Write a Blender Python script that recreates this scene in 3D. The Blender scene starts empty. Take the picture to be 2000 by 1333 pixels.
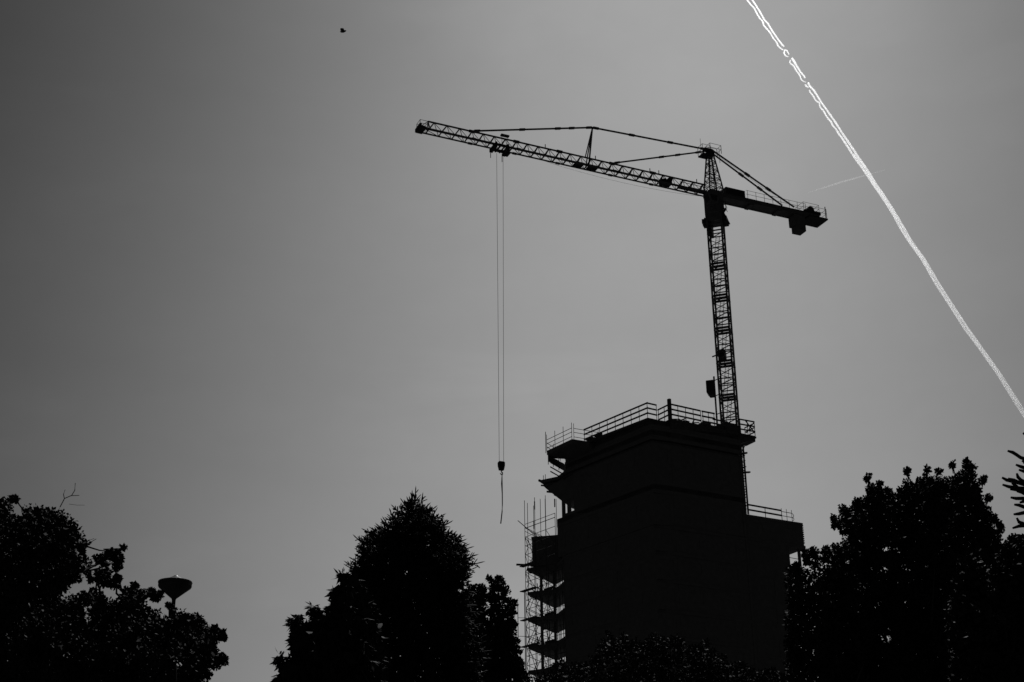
import bpy, math, random
import numpy as np
from mathutils import Vector, Matrix

random.seed(7)
rng = np.random.default_rng(11)
SC = bpy.context.scene
COL = SC.collection

# ------------------------------------------------------------------ camera
F_PX = 2900.0                       # focal length in pixels of a 2000 px wide frame
PITCH = math.radians(23.84)
ROLL = math.radians(0.62)
CAM = np.array([0.0, 0.0, 1.6])
_r = np.array([1.0, 0, 0])
_w = np.array([0, math.cos(PITCH), math.sin(PITCH)])
_u = np.array([0, -math.sin(PITCH), math.cos(PITCH)])
CR_ = _r * math.cos(ROLL) - _u * math.sin(ROLL)
CU_ = _u * math.cos(ROLL) + _r * math.sin(ROLL)
cam_data = bpy.data.cameras.new('camera')
cam = bpy.data.objects.new('camera', cam_data)
COL.objects.link(cam)
cam.matrix_world = Matrix(((CR_[0], CU_[0], -_w[0], CAM[0]), (CR_[1], CU_[1], -_w[1], CAM[1]),
                           (CR_[2], CU_[2], -_w[2], CAM[2]), (0, 0, 0, 1)))
cam_data.sensor_width = 36.0
cam_data.lens = 36.0 * F_PX / 2000.0
cam_data.clip_start = 0.1
cam_data.clip_end = 90000
SC.camera = cam

# ------------------------------------------------------------------ sky and sun
SUN_EL, SUN_AZ = math.radians(47.5), math.radians(9)
world = bpy.data.worlds.new('World')
SC.world = world
world.use_nodes = True
nt = world.node_tree
N, LK = nt.nodes, nt.links
bg = N['Background']
sky = N.new('ShaderNodeTexSky')
sky.sky_type = 'NISHITA'
sky.sun_disc = False
sky.sun_elevation = SUN_EL
sky.sun_rotation = SUN_AZ
bw = N.new('ShaderNodeRGBToBW')
LK.new(sky.outputs[0], bw.inputs[0])
geo = N.new('ShaderNodeTexCoord')


def vdot(vec):
    n = N.new('ShaderNodeVectorMath'); n.operation = 'DOT_PRODUCT'
    LK.new(geo.outputs['Generated'], n.inputs[0]); n.inputs[1].default_value = vec
    return n.outputs['Value']


def mth(op, a, b=None):
    n = N.new('ShaderNodeMath'); n.operation = op
    for k, v in enumerate((a, b)):
        if v is None: continue
        if isinstance(v, (int, float)): n.inputs[k].default_value = v
        else: LK.new(v, n.inputs[k])
    return n.outputs[0]


# clear monochrome sky, deep away from the sun's side, falling off smoothly all round
AX = (0.07391226, 0.84482102, 0.52991926)
kk = mth('MAXIMUM', mth('ADD', vdot(AX), 1.0), 0.02)
uu = mth('DIVIDE', vdot((0.9961947, -0.08715574, 0.0)), kk)
vv = mth('DIVIDE', vdot((-0.04618551, -0.52790276, 0.8480481)), kk)
K = SKYK = (-0.9611 + 0.40, 0.6735, -3.7638, -23.8433, 5.7497, -16.0)
q = mth('ADD', mth('MULTIPLY', uu, K[1]), K[0])
q = mth('ADD', q, mth('MULTIPLY', vv, K[2]))
q = mth('ADD', q, mth('MULTIPLY', mth('MULTIPLY', uu, uu), K[3]))
q = mth('ADD', q, mth('MULTIPLY', mth('MULTIPLY', uu, vv), K[4]))
q = mth('ADD', q, mth('MULTIPLY', mth('MULTIPLY', vv, vv), K[5]))
lobe = mth('ADD', mth('EXPONENT', q), 0.035 * 1.5)
# faint uneven veil of high cloud
mp = N.new('ShaderNodeMapping'); mp.inputs['Scale'].default_value = (1.6, 1.6, 6.0)
mp.inputs['Rotation'].default_value = (0.25, 0.1, 0)
LK.new(geo.outputs['Generated'], mp.inputs[0])
nz = N.new('ShaderNodeTexNoise'); nz.inputs['Scale'].default_value = 3.0; nz.inputs['Detail'].default_value = 5
LK.new(mp.outputs[0], nz.inputs['Vector'])
veil = mth('ADD', mth('MULTIPLY', nz.outputs['Fac'], 0.14), 0.93)
n2 = N.new('ShaderNodeTexNoise'); n2.inputs['Scale'].default_value = 5.5; n2.inputs['Detail'].default_value = 7
n2.inputs['Distortion'].default_value = 0.6
m2_ = N.new('ShaderNodeMapping'); m2_.inputs['Scale'].default_value = (1.0, 1.0, 3.2); m2_.inputs['Rotation'].default_value = (0.1, 0.32, 0.4)
LK.new(geo.outputs['Generated'], m2_.inputs[0]); LK.new(m2_.outputs[0], n2.inputs['Vector'])
wisp = mth('MULTIPLY', mth('MAXIMUM', mth('SUBTRACT', n2.outputs['Fac'], 0.56), 0.0), 0.3)
fine = N.new('ShaderNodeTexNoise'); fine.inputs['Scale'].default_value = 60; fine.inputs['Detail'].default_value = 3
LK.new(geo.outputs['Generated'], fine.inputs['Vector'])
veil = mth('ADD', mth('ADD', veil, wisp), mth('MULTIPLY', mth('SUBTRACT', fine.outputs['Fac'], 0.5), 0.035))
tot = mth('MULTIPLY', mth('MULTIPLY', bw.outputs[0], lobe), veil)
cmb = N.new('ShaderNodeCombineColor')
for i in range(3): LK.new(tot, cmb.inputs[i])
LK.new(cmb.outputs[0], bg.inputs['Color'])
bg.inputs['Strength'].default_value = 0.15

sd = bpy.data.lights.new('sun', 'SUN')
sd.energy = 3.0
sd.angle = math.radians(0.5)
so = bpy.data.objects.new('sun', sd)
COL.objects.link(so)
sdir = Vector((math.sin(SUN_AZ) * math.cos(SUN_EL), math.cos(SUN_AZ) * math.cos(SUN_EL), math.sin(SUN_EL)))
so.rotation_euler = sdir.to_track_quat('Z', 'Y').to_euler()
so.location = (0, 0, 120)
SC.view_settings.view_transform = 'Standard'
SC.view_settings.look = 'None'
SC.view_settings.exposure = -1.2
SC.view_settings.gamma = 1
SC.view_settings.use_curve_mapping = False
try:
    SC.cycles.volume_bounces = 4
    SC.cycles.max_bounces = 10
except Exception:
    pass


# ------------------------------------------------------------------ surveying helpers
def ray(px, py):
    px = np.asarray(px, float)[..., None]; py = np.asarray(py, float)[..., None]
    return _w + CR_ * (px - 1000) / F_PX - CU_ * (py - 666.5) / F_PX


def atY(px, py, Y):
    d = ray(px, py)
    return CAM + d * (np.asarray(Y, float) / d[..., 1])[..., None]


def atZ(px, py, z):
    d = ray(px, py)
    return CAM + d * ((z - 1.6) / d[..., 2])[..., None]


def zat(pt, py):
    """height on the vertical line through plan point pt that is seen at image row py"""
    kv = (666.5 - py) / F_PX
    a = CU_ - _w * kv
    return (-(pt[0] * a[0] + pt[1] * a[1])) / a[2] + 1.6


def seen(p):
    d = np.array(p, float) - CAM
    k = d @ _w
    return 1000 + F_PX * (d @ CR_) / k, 666.5 - F_PX * (d @ CU_) / k


# ------------------------------------------------------------------ materials
def material(name, col, rough=0.7, metal=0.0, var=0.25, scale=3.0, bump=0.0, spec=0.5):
    m = bpy.data.materials.new(name)
    m.use_nodes = True
    t = m.node_tree
    b = t.nodes['Principled BSDF']
    tc = t.nodes.new('ShaderNodeTexCoord')
    no = t.nodes.new('ShaderNodeTexNoise'); no.inputs['Scale'].default_value = scale
    no.inputs['Detail'].default_value = 4
    t.links.new(tc.outputs['Object'], no.inputs['Vector'])
    cr = t.nodes.new('ShaderNodeValToRGB')
    lo, hi = col * (1 - var), col * (1 + var)
    cr.color_ramp.elements[0].position = 0.3; cr.color_ramp.elements[1].position = 0.7
    cr.color_ramp.elements[0].color = (lo, lo, lo, 1); cr.color_ramp.elements[1].color = (hi, hi, hi, 1)
    t.links.new(no.outputs['Fac'], cr.inputs['Fac'])
    t.links.new(cr.outputs[0], b.inputs['Base Color'])
    b.inputs['Roughness'].default_value = rough
    b.inputs['Metallic'].default_value = metal
    b.inputs['Specular IOR Level'].default_value = spec
    if bump:
        bp = t.nodes.new('ShaderNodeBump'); bp.inputs['Strength'].default_value = bump
        t.links.new(no.outputs['Fac'], bp.inputs['Height']); t.links.new(bp.outputs[0], b.inputs['Normal'])
    return m


CONC = material('rough_concrete', 0.2, 0.95, var=0.12, scale=1.2, bump=0.2, spec=0.05)
BLOCK = material('blockwork', 0.2, 0.95, var=0.12, scale=2.5, bump=0.2, spec=0.05)
TIMBER = material('formwork_timber', 0.12, 0.8, var=0.35, scale=4, spec=0.3)
STEEL = material('crane_paint', 0.16, 0.5, var=0.25, scale=2)
GALV = material('galvanised_tube', 0.1, 0.6, metal=0.3, var=0.2, scale=6)
DARKST = material('dark_steel', 0.06, 0.5, metal=0.4, var=0.3, scale=3)
ROPE = material('wire_rope', 0.05, 0.6, metal=0.5)
GLASS = material('cab_glass', 0.03, 0.08, var=0.1)
LEAF = material('broad_leaf', 0.045, 0.7, var=0.3, scale=1.0, spec=0.1)
NEEDLE = material('conifer_needle', 0.04, 0.75, var=0.35, scale=1.0, spec=0.2)
BARK = material('bark', 0.08, 0.95, var=0.4, scale=6, bump=0.5, spec=0.1)
SOIL = material('ground_cover', 0.045, 0.95, var=0.4, scale=0.15, spec=0.1)
LAMPCAP = material('lamp_cap', 0.22, 0.35, var=0.1)
FEATHER = material('feather', 0.1, 0.7, var=0.4, scale=20)


# ------------------------------------------------------------------ object helpers
WL = {}                              # world location of every parent (parents are never rotated)


def root(name, loc, label, cat, group=None):
    o = bpy.data.objects.new(name, None)
    o.empty_display_size = 0.5
    COL.objects.link(o)
    o.location = loc
    WL[o.name] = Vector(loc)
    o['label'] = label; o['category'] = cat
    if group: o['group'] = group
    return o


def newmesh(name, verts, faces, mat, smooth=False):
    me = bpy.data.meshes.new(name)
    me.from_pydata([tuple(v) for v in verts], [], faces)
    me.materials.append(mat)
    if smooth:
        me.polygons.foreach_set('use_smooth', [True] * len(me.polygons))
    me.update()
    return me


def put(name, verts, faces, mat, parent=None, smooth=False, at=None, label=None):
    """world-space vertices; the object's origin goes to `at` or the parent's location"""
    base = Vector(at) if at is not None else (WL[parent.name] if parent else Vector((0, 0, 0)))
    b = np.array(base)
    me = newmesh(name, np.asarray(verts, float) - b, faces, mat, smooth)
    o = bpy.data.objects.new(name, me)
    COL.objects.link(o)
    if parent:
        o.parent = parent
        o.location = base - WL[parent.name]
    else:
        o.location = base
    WL[o.name] = base
    if label: o['label'] = label
    return o


_unit = {}


def unit_bar(mat, n):
    k = (mat.name, n)
    if k not in _unit:
        vs = []
        for z in (0, 1):
            for i in range(n):
                a = 2 * math.pi * (i + .5) / n
                rr = 0.5 / math.cos(math.pi / n) if n == 4 else 0.5
                vs.append((math.cos(a) * rr, math.sin(a) * rr, z))
        fs = [(i, (i + 1) % n, n + (i + 1) % n, n + i) for i in range(n)]
        fs += [tuple(reversed(range(n))), tuple(range(n, 2 * n))]
        _unit[k] = newmesh('bar', vs, fs, mat, smooth=False)
    return _unit[k]


def frame_of(p, q, up=(0, 0, 1)):
    p = Vector(p); q = Vector(q)
    z = (q - p); L = z.length; z = z / L
    x = Vector(up).cross(z)
    if x.length < 1e-3: x = Vector((1, 0, 0)).cross(z)
    x.normalize()
    y = z.cross(x)
    return p, x, y, z, L


def bar(name, p, q, wx, mat, parent, wy=None, n=4, up=(0, 0, 1)):
    """wx across, wy in the 'up' sense"""
    wy = wy or wx
    p, x, y, z, L = frame_of(p, q, up)
    o = bpy.data.objects.new(name, unit_bar(mat, n))
    COL.objects.link(o)
    o.parent = parent
    off = p - WL[parent.name]
    o.matrix_local = Matrix(((x[0] * wx, y[0] * wy, z[0] * L, off[0]), (x[1] * wx, y[1] * wy, z[1] * L, off[1]),
                             (x[2] * wx, y[2] * wy, z[2] * L, off[2]), (0, 0, 0, 1)))
    return o


class MB:
    """collects shapes into one mesh"""
    def __init__(s): s.v = []; s.f = []

    def add(s, vs, fs):
        n = len(s.v)
        s.v += [tuple(v) for v in vs]
        s.f += [tuple(i + n for i in f) for f in fs]

    def bar(s, p, q, wx, wy=None, up=(0, 0, 1), n=4):
        wy = wy or wx
        p, x, y, z, L = frame_of(p, q, up)
        vs = []
        for e in (p, p + z * L):
            for i in range(n):
                a = 2 * math.pi * (i + .5) / n
                rr = 0.5 / math.cos(math.pi / n) if n == 4 else 0.5
                vs.append(e + x * (math.cos(a) * rr * wx) + y * (math.sin(a) * rr * wy))
        fs = [(i, (i + 1) % n, n + (i + 1) % n, n + i) for i in range(n)]
        fs += [tuple(reversed(range(n))), tuple(range(n, 2 * n))]
        s.add(vs, fs)

    def box(s, c, ax, ay, sx, sy, z0, z1):
        """plan box: centre c, unit plan axes ax, ay, full sizes, heights"""
        c = np.array(c[:2]); ax = np.array(ax[:2]); ay = np.array(ay[:2])
        ps = [c + ax * (i * sx / 2) + ay * (j * sy / 2) for i, j in ((-1, -1), (1, -1), (1, 1), (-1, 1))]
        s.prism(ps, z0, z1)

    def prism(s, poly, z0, z1, top=None):
        n = len(poly)
        A = sum(poly[i][0] * poly[(i + 1) % n][1] - poly[(i + 1) % n][0] * poly[i][1] for i in range(n))
        idx = list(range(n)) if A > 0 else list(reversed(range(n)))
        lo = [poly[i] for i in idx]
        hi = [top[i] for i in idx] if top is not None else lo
        vs = [(p[0], p[1], z0) for p in lo] + [(p[0], p[1], z1) for p in hi]
        fs = [(i, (i + 1) % n, n + (i + 1) % n, n + i) for i in range(n)]
        fs += [tuple(reversed(range(n))), tuple(range(n, 2 * n))]
        s.add(vs, fs)

    def tube(s, pts, radii, n=6):
        P = [Vector(p) for p in pts]
        rings = []
        for i, p in enumerate(P):
            t = (P[min(i + 1, len(P) - 1)] - P[max(i - 1, 0)]).normalized()
            x = Vector((0, 0, 1)).cross(t)
            if x.length < 0.05: x = Vector((1, 0, 0)).cross(t)
            x.normalize(); y = t.cross(x)
            r = radii[i] if hasattr(radii, '__len__') else radii
            rings.append([p + x * (math.cos(2 * math.pi * k / n) * r) + y * (math.sin(2 * math.pi * k / n) * r) for k in range(n)])
        vs = [v for rg in rings for v in rg]
        fs = []
        for i in range(len(P) - 1):
            for k in range(n):
                fs.append((i * n + k, i * n + (k + 1) % n, (i + 1) * n + (k + 1) % n, (i + 1) * n + k))
        fs += [tuple(reversed(range(n))), tuple(range((len(P) - 1) * n, len(P) * n))]
        s.add(vs, fs)

    def lathe(s, c, prof, n=24):
        vs = []; fs = []
        for (r, z) in prof:
            for k in range(n):
                a = 2 * math.pi * k / n
                vs.append((c[0] + r * math.cos(a), c[1] + r * math.sin(a), z))
        m = len(prof)
        for i in range(m - 1):
            for k in range(n):
                fs.append((i * n + k, i * n + (k + 1) % n, (i + 1) * n + (k + 1) % n, (i + 1) * n + k))
        fs += [tuple(reversed(range(n))), tuple(range((m - 1) * n, m * n))]
        s.add(vs, fs)

    def build(s, name, mat, parent=None, smooth=False, at=None, label=None):
        return put(name, s.v, s.f, mat, parent, smooth, at, label)


# ------------------------------------------------------------------ ground
g = MB()
gs = 40000
gv = []; gf = []
steps = [-gs, -6000, -1500, -500, -200, -60, 0, 60, 200, 500, 1500, 6000, gs]
for j in steps:
    for i in steps:
        gv.append((i, j + 100, 0.0))
n_ = len(steps)
for j in range(n_ - 1):
    for i in range(n_ - 1):
        a = j * n_ + i
        gf.append((a, a + 1, a + n_ + 1, a + n_))
ground = put('ground', gv, gf, SOIL)
ground['kind'] = 'structure'

# ================================================================== BUILDING UNDER CONSTRUCTION
ZT = float(atY(1310, 818, 140)[2])                     # top deck level


def pl(px, py, z=ZT):
    return atZ(px, py, z)[:2]


P1 = pl(1310, 818); RC = pl(1475, 852); P2 = pl(1265, 816); ST = pl(1283, 820); L0 = pl(1287, 829)
AL = pl(1145, 866)
aA = (AL - P2) / np.linalg.norm(AL - P2)
aB = (RC - P1) / np.linalg.norm(RC - P1)
nB = np.array([-aB[1], aB[0]])                          # away from the camera
aK = np.array([math.sin(math.radians(27)), math.cos(math.radians(27))])


def on_line(p, d, px, py):
    """plan point on p + t d whose vertical is seen at column px on row py"""
    lo, hi = -5.0, 40.0
    f = lambda t: seen((*(p + d * t), zat(p + d * t, py)))[0] - px
    s0 = f(lo)
    for _ in range(60):
        m = (lo + hi) / 2
        if (f(m) > 0) == (s0 > 0): lo = m
        else: hi = m
    return p + d * lo


tower = root('tower_building', (16, 148, 0), 'dark high-rise under construction with stepped floors, railings and bare slabs, below the crane', 'building')

CRt = on_line(P1, aB, 1449, 900)                        # right-hand corner of the shaft
CLt = on_line(P2, aA, 1095, 995)                        # left-hand corner of the shaft
CLs = on_line(P2, aA, 1121, 998)
backR = CRt + aA * 9
TLl = on_line(P2, aA, 1038, 1075)
C88 = on_line(P2, aA, 1088, 1030)
Tip = on_line(P2, aA, 1030, 1160)
TipM = on_line(P2, aA, 1056, 938)
TipT = pl(1068, 880, ZT - .5)
CoreL = on_line(P2, aA, 1103, 1200)

z_top = ZT
z_mid = zat(TipM, 938)                                  # slab at the foot of the upper scaffold
z_op = zat(CLt, 980); z_ob = zat(CLt, 1012)
z_88 = z_l0 = zat(TLl, 1049)
z_l1 = zat(TLl, 1106)


def storey(poly, z0, z1, win=True):
    """one enclosed storey: wall panels with recessed openings, slab edge proud of them"""
    n = len(poly)
    for i in range(n):
        a = np.array(poly[i]); b = np.array(poly[(i + 1) % n])
        L = np.linalg.norm(b - a)
        if L < .6: continue
        d = (b - a) / L
        nn = np.array([d[1], -d[0]])
        c = (a + b) / 2 - nn * 0.16
        mb = MB()
        k = max(1, int(L / 3.2)) if (win and i < 4) else 0
        if not k:
            mb.box(c, d, nn, L - .02, .3, z0, z1)
        else:
            ww = 1.3; zs, zh = z0 + .9, z1 - .5
            mb.box(c, d, nn, L - .02, .3, z0, zs)
            mb.box(c, d, nn, L - .02, .3, zh, z1)
            xs = [-(L - .02) / 2]
            for j in range(k):
                cx = -L / 2 + L * (j + .5) / k
                xs += [cx - ww / 2, cx + ww / 2]
            xs.append((L - .02) / 2)
            for j in range(0, len(xs), 2):
                mb.box(c + d * (xs[j] + xs[j + 1]) / 2, d, nn, xs[j + 1] - xs[j], .3, zs, zh)
            # boarded-up openings, set back
            for j in range(1, len(xs) - 1, 2):
                m2 = MB()
                m2.box(c + nn * .09 + d * (xs[j] + xs[j + 1]) / 2, d, nn, ww - .004, .06, zs + .002, zh - .002)
                m2.build('boarded_window', BLOCK, tower)
        mb.build('wall', BLOCK, tower)


def slab(poly, z0, z1, mat=CONC, grow=0.0, name='slab'):
    poly = [np.array(p) for p in poly]
    if grow:
        c = sum(poly) / len(poly)
        poly = [p + (p - c) / np.linalg.norm(p - c) * grow for p in poly]
    mb = MB(); mb.prism(poly, z0, z1)
    return mb.build(name, mat, tower)


def back_of(tip, L):
    return tip + aK * L


# orientation: list counter-clockwise seen from above (near edge left to right)
shaft = lambda l: [l, P2 - aA * .4, P1 + nB * .25, CRt, backR, backR - aB * 8, l + aK * 5 + aB * 1.5]

# levels -------------------------------------------------------------
# top deck (formwork platform) with its cantilevered edge
top_poly = [pl(1120, 859), pl(1145, 862), P2, ST, L0 + aA * -.1, P1, RC, RC + nB * 1.6, CRt + nB * 1.6, backR, backR - aB * 8, pl(1120, 859) + aK * 5]
slab(top_poly, ZT - .28, ZT, TIMBER, name='top_deck')
low_poly = [TipT, pl(1117, 857, ZT - .5), pl(1150, 862, ZT - .5), pl(1150, 862, ZT - .5) + aK * 4, pl(1112, 868, ZT - .5) + aK * 4, TipT + aK * 1.3]
slab(low_poly, ZT - 1.0, ZT - .55, CONC, name='side_deck')
core = shaft(CLt + aB * .2)
# tapered bracket soffit under the right edge of the deck
mb = MB()
lo = [P1 + nB * .3, CRt, CRt + nB * 1.2, P1 + nB * 1.5]
hi = [P1 + nB * .05, RC - aB * .05 + nB * .05, RC - aB * .05 + nB * 1.5, P1 + nB * 1.6]
mb.prism(lo, ZT - 1.15, ZT - .28, top=hi)
mb.build('deck_bracket', TIMBER, tower)
mb = MB(); mb.box(RC - aB * .75 + nB * .8, aB, nB, 1.5, 1.55, ZT - .62, ZT - .282); mb.build('edge_beam', TIMBER, tower)
for k in range(9):
    t = CRt + (RC - CRt) * (k / 8) + nB * .0
    bar('joist_end', (*(t - nB * .12), ZT - .2 - .0), (*(t + nB * .5), ZT - .2), .09, TIMBER, tower, wy=.18)
storeys = []
z = z_mid
nst = 2
hs = (ZT - .28 - z_mid) / nst
solid_l = on_line(P2, aA, 1104, 905)
for k in range(nst):
    z0, z1 = z_mid + hs * k, z_mid + hs * (k + 1)
    storey(shaft(solid_l), z0, z1 - .002 if k == nst - 1 else z1 - .25)
    if k < nst - 1: slab(shaft(solid_l), z1 - .25, z1, CONC, grow=.06)
# slab at the foot of the scaffold, stepping out to the left, with a haunched underside
Qm = pl(1089, 931, z_mid)
mid_poly = [TipM, Qm, solid_l, P2 - aA * .3, P1 + nB * .2, CRt - aB * .02, backR, backR - aB * 8, TipM + aK * 5.2]
slab(mid_poly, z_mid - .32, z_mid, CONC)
mb = MB()
hpoly_t = [TipM + aK * .5 + aB * .3, on_line(P2, aA, 1121, 960) + aK * .2, TipM + aK * 5.0 + aB * 2.2, TipM + aK * 4.6]
hpoly_b = [CLt - aA * .2 + aK * .3, on_line(P2, aA, 1121, 980) + aK * .2, CLt + aK * 3.2 + aB * 1.2, CLt + aK * 2.8 + aB * .1]
mb.prism(hpoly_b, z_op, z_mid - .70, top=hpoly_t)
mb.build('haunch', CONC, tower)
mid2 = [TipM + aB * .25 - aA * .1, Qm + aK * .1, solid_l + aK * .1, P2 - aA * .35, P1 + nB * .22, CRt - aB * .04, backR, backR - aB * 8, TipM + aK * 4.9 + aB * .3]
slab(mid2, z_mid - .70, z_mid - .50, TIMBER, name='formwork_deck')
for k in range(14):
    p_ = TipM + aK * (.4 + .32 * k) + aB * .5
    bar('prop', (*p_, z_mid - .5), (*p_, z_mid - .32), .1, TIMBER, tower)
storey(shaft(CLs), z_op, z_mid - .702)
# open bay with columns
storey(shaft(CLs), z_ob + .3, z_op - .002, win=False)
for px, w in ((1098, .34), (1109, .38)):
    c = on_line(P2, aA, px, 1000) + aK * .4
    mb = MB(); mb.box(c, aA, nB, w, w, z_ob, z_op + .3); mb.build('column', CONC, tower)
slab(shaft(CLt - aA * .2 + aB * .0), z_ob, z_ob + .298, CONC)
storey(shaft(C88), z_88, z_ob - .002)
Qb = pl(1089, 1045, z_88)
big = lambda l, bl: [l, Qb, C88 + aK * .1, P2 - aA * .2, P1 + nB * .3, CRt - aB * .1, backR, backR - aB * 8, l + aK * bl + aB * .4]
slab(big(TLl, 6.0), z_l0 - .3, z_88 - .002 if z_88 - .002 > z_l0 - .3 else z_l0, CONC)
nlow = 2
hh = (z_l0 - .3 - z_l1) / 1
storey(big(TLl + aB * .05, 6.0), z_l1, z_l0 - .302)
# bare lower floors with pointed left ends, open to the sky, columns between them
H_ = 3.12
zf = z_l1
floors = []
k = 0
ylist = [1110, 1157, 1208, 1262, 1310]
while zf > 3.0:
    if k < len(ylist): zf = zat(Tip, ylist[k])
    else: zf -= 3.0
    if zf < 2.5: break
    floors.append(zf)
    Qf = pl(1086, ylist[k] - 7, zf) if k < len(ylist) else Qf
    slab([Tip, Qf, CoreL + aK * .1, P2 - aA * .1, P1 + nB * .1, CRt - aB * .05, backR, backR - aB * 8, Tip + aK * 6.8], zf - .32, zf, CONC)
    k += 1
levels = [z_l1] + floors + [0]
for i in range(len(floors)):
    zt = floors[i] - .32; zb = floors[i + 1] if i + 1 < len(floors) else 0
    storey(shaft(CoreL), zb + .001, zt - .001, win=i < 6)
    for px, dk in ((1048, 1.1), (1062, 2.6), (1077, 3.4), (1092, 3.2)):
        c = on_line(P2, aA, px, 1180) + aK * dk
        mb = MB(); mb.box(c, aA, nB, .2, .2, zb, zt); mb.build('column', CONC, tower)
    # safety boards and debris stacked near the tips
    for j in range(2):
        c = on_line(P2, aA, 1062 + 20 * j, 1180) + aK * (1.4 + .5 * j)
        mb = MB(); mb.box(c, aA, nB, 1.3, .6, zb + .01, zb + .2 + .3 * random.random()); mb.build('pallet_stack', TIMBER, tower)

for zlev, tp_, n_, Ls in [(z_mid - .55, TipM, 9, (.3, .8)), (z_mid - .75, TipM + aB * .3, 7, (.2, .6))] + [(zf_ - .2, Tip, 6, (.2, .6)) for zf_ in floors[:4]]:
    for k in range(n_):
        t = random.uniform(.3, 4.6)
        a_ = tp_ + aK * t + aB * .35
        L = random.uniform(*Ls)
        dz = random.uniform(-.25, .25)
        ang = random.uniform(-.5, .5)
        d_ = -aB * math.cos(ang) + nB * math.sin(ang)
        bar('projecting_joist', (*a_, zlev + dz), (*(a_ + d_ * L), zlev + dz + random.uniform(-.05, .1)), .09, TIMBER, tower, wy=random.choice((.09, .16, .2)))
for zf_ in floors[:4]:
    for k in range(7):
        a_ = Tip + aK * random.uniform(.3, 4) + aB * random.uniform(.2, 1.0)
        h_ = random.uniform(.3, 1.3)
        bar('leaning_prop', (*a_, zf_ + .01), (*(a_ + np.array([random.uniform(-.5, .5), random.uniform(-.3, .3)])), zf_ + h_), .07, TIMBER, tower)
    for k in range(3):
        a_ = Tip + aK * (.6 + 1.2 * k)
        for fr in (.5, 1.05):
            bar('guard_rail', (*a_, zf_ + fr), (*(a_ + aK * 1.15), zf_ + fr), .05, GALV, tower)
# right-hand lower wing
RWt = on_line(P1, aB, 1567, 1022)
RWc = on_line(P1, aB, 1455, 1008)
zr1 = zat(RWt, 1022); zr0 = zat(RWt, 1072)
RS = CRt - aB * .4 + nB * .3
wing = [RS, RWt, RWt + nB * 3.0, RS + nB * 3.0]
storey(wing, zr0 + .3, zr1 - .3)
slab(wing, zr1 - .298, zr1, CONC, grow=.05)
slab(wing, zr0, zr0 + .298, CONC, grow=.12)
for k in range(9):
    zz = zr0 + .6 + (zr1 - .9 - zr0) * k / 8
    bar('board_end', (*(RWt + aB * .0 - nB * .05), zz), (*(RWt + aB * .13 + nB * .9), zz), .1, TIMBER, tower, wy=.12)
mb = MB(); mb.box(RWt + aB * .2 + nB * .6, aB, nB, .5, .5, zr0 - .06, zr0 + .12); mb.build('edge_beam', TIMBER, tower)
RCl = on_line(P1, aB, 1543, 1090)
lowwing = [RS, RCl, RCl + nB * 3.0, RS + nB * 3.0]
zz = zr0
while zz > 0.5:
    zb = max(0, zz - 3.1)
    storey(lowwing, zb + .001, zz - .001, win=True)
    zz = zb
c = on_line(P1, aB, 1568, 1090) + nB * .4
mb = MB(); mb.box(c - aB * .1, aB, nB, .18, .3, 0, zr0 - .002); mb.build('column', CONC, tower)
for dz in (1.1, 2.0):
    bar('tie_bar', (*(RCl + nB * .3), zr0 - dz), (*(c), zr0 - dz), .05, GALV, tower)


# ---- guard rails
def rail_run(p, q, z, h, rails, post_every, tw, mat_r=TIMBER, mat_p=GALV, pw=.06, ext=0.0, over=.0, board=None):
    p = np.array(p); q = np.array(q); L = np.linalg.norm(q - p); d = (q - p) / L
    for fr in rails:
        a = p - d * ext; b = q + d * ext
        bar('guard_board' if tw > .08 else 'guard_rail', (*a, z + h * fr), (*b, z + h * fr), .05 if tw > .08 else tw, mat_r, tower, wy=tw)
    n = max(1, int(round(L / post_every)))
    for i in range(n + 1):
        c = p + d * (L * i / n)
        bar('guard_post', (*c, z - .1), (*c, z + h + over), pw, mat_p, tower)


RH = 1.62
R3 = (.97, .64, .30)
rail_run(pl(1142, 867), P2, ZT, RH, R3, 1.15, .17, ext=.1)
rail_run(P2, ST, ZT, RH, R3, .9, .16, ext=.05)
rail_run(L0, P1, ZT, RH, R3, .9, .16, ext=.1)
rail_run(P1, pl(1370, 831), ZT, RH, R3, .95, .17, ext=0)
rail_run(pl(1374, 832), pl(1396, 836), ZT, RH, R3, .9, .17, ext=.12)
rail_run(pl(1396, 836), pl(1420, 841), ZT - .1, RH * .7, (.9, .5), 1.1, .16, ext=.2)
rail_run(pl(1447, 847), RC, ZT, RH, R3, .85, .15, ext=.05)
rail_run(RC, RC + nB * 1.6, ZT, RH * .9, R3, .8, .12, ext=.0)
for a, b in ((.1, .95), (.95, .2)):
    bar('cross_brace', (*(pl(1458, 849)), ZT + RH * a), (*RC, ZT + RH * b), .09, TIMBER, tower)
mb = MB(); mb.box(P1 + nB * .1, aA, aB, .3, .26, ZT - .2, ZT + 2.15); mb.build('corner_post', TIMBER, tower)
# low side deck: thin tube railings with tall standards
zL = ZT - .55
q1, q2, q3 = TipT, pl(1117, 857, ZT - .5), pl(1150, 862, ZT - .5)
rail_run(q1, q2, zL, 1.25, (.97, .62, .22), 1.45, .045, GALV, over=.55, pw=.055)
rail_run(q2 + aB * .25, q3 + aB * 1.2, zL, 1.25, (.97, .62, .22), 2.0, .045, GALV, over=.5, pw=.05)
rail_run(q1, q1 + aK * 5, zL, 1.0, (.9, .45), 1.6, .045, GALV, over=.3, pw=.05)
bar('standard', (*(q1 - aB * .12), z_mid + 1.2), (*(q1 - aB * .12), zL + 2.1), .07, GALV, tower, n=6)
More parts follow.
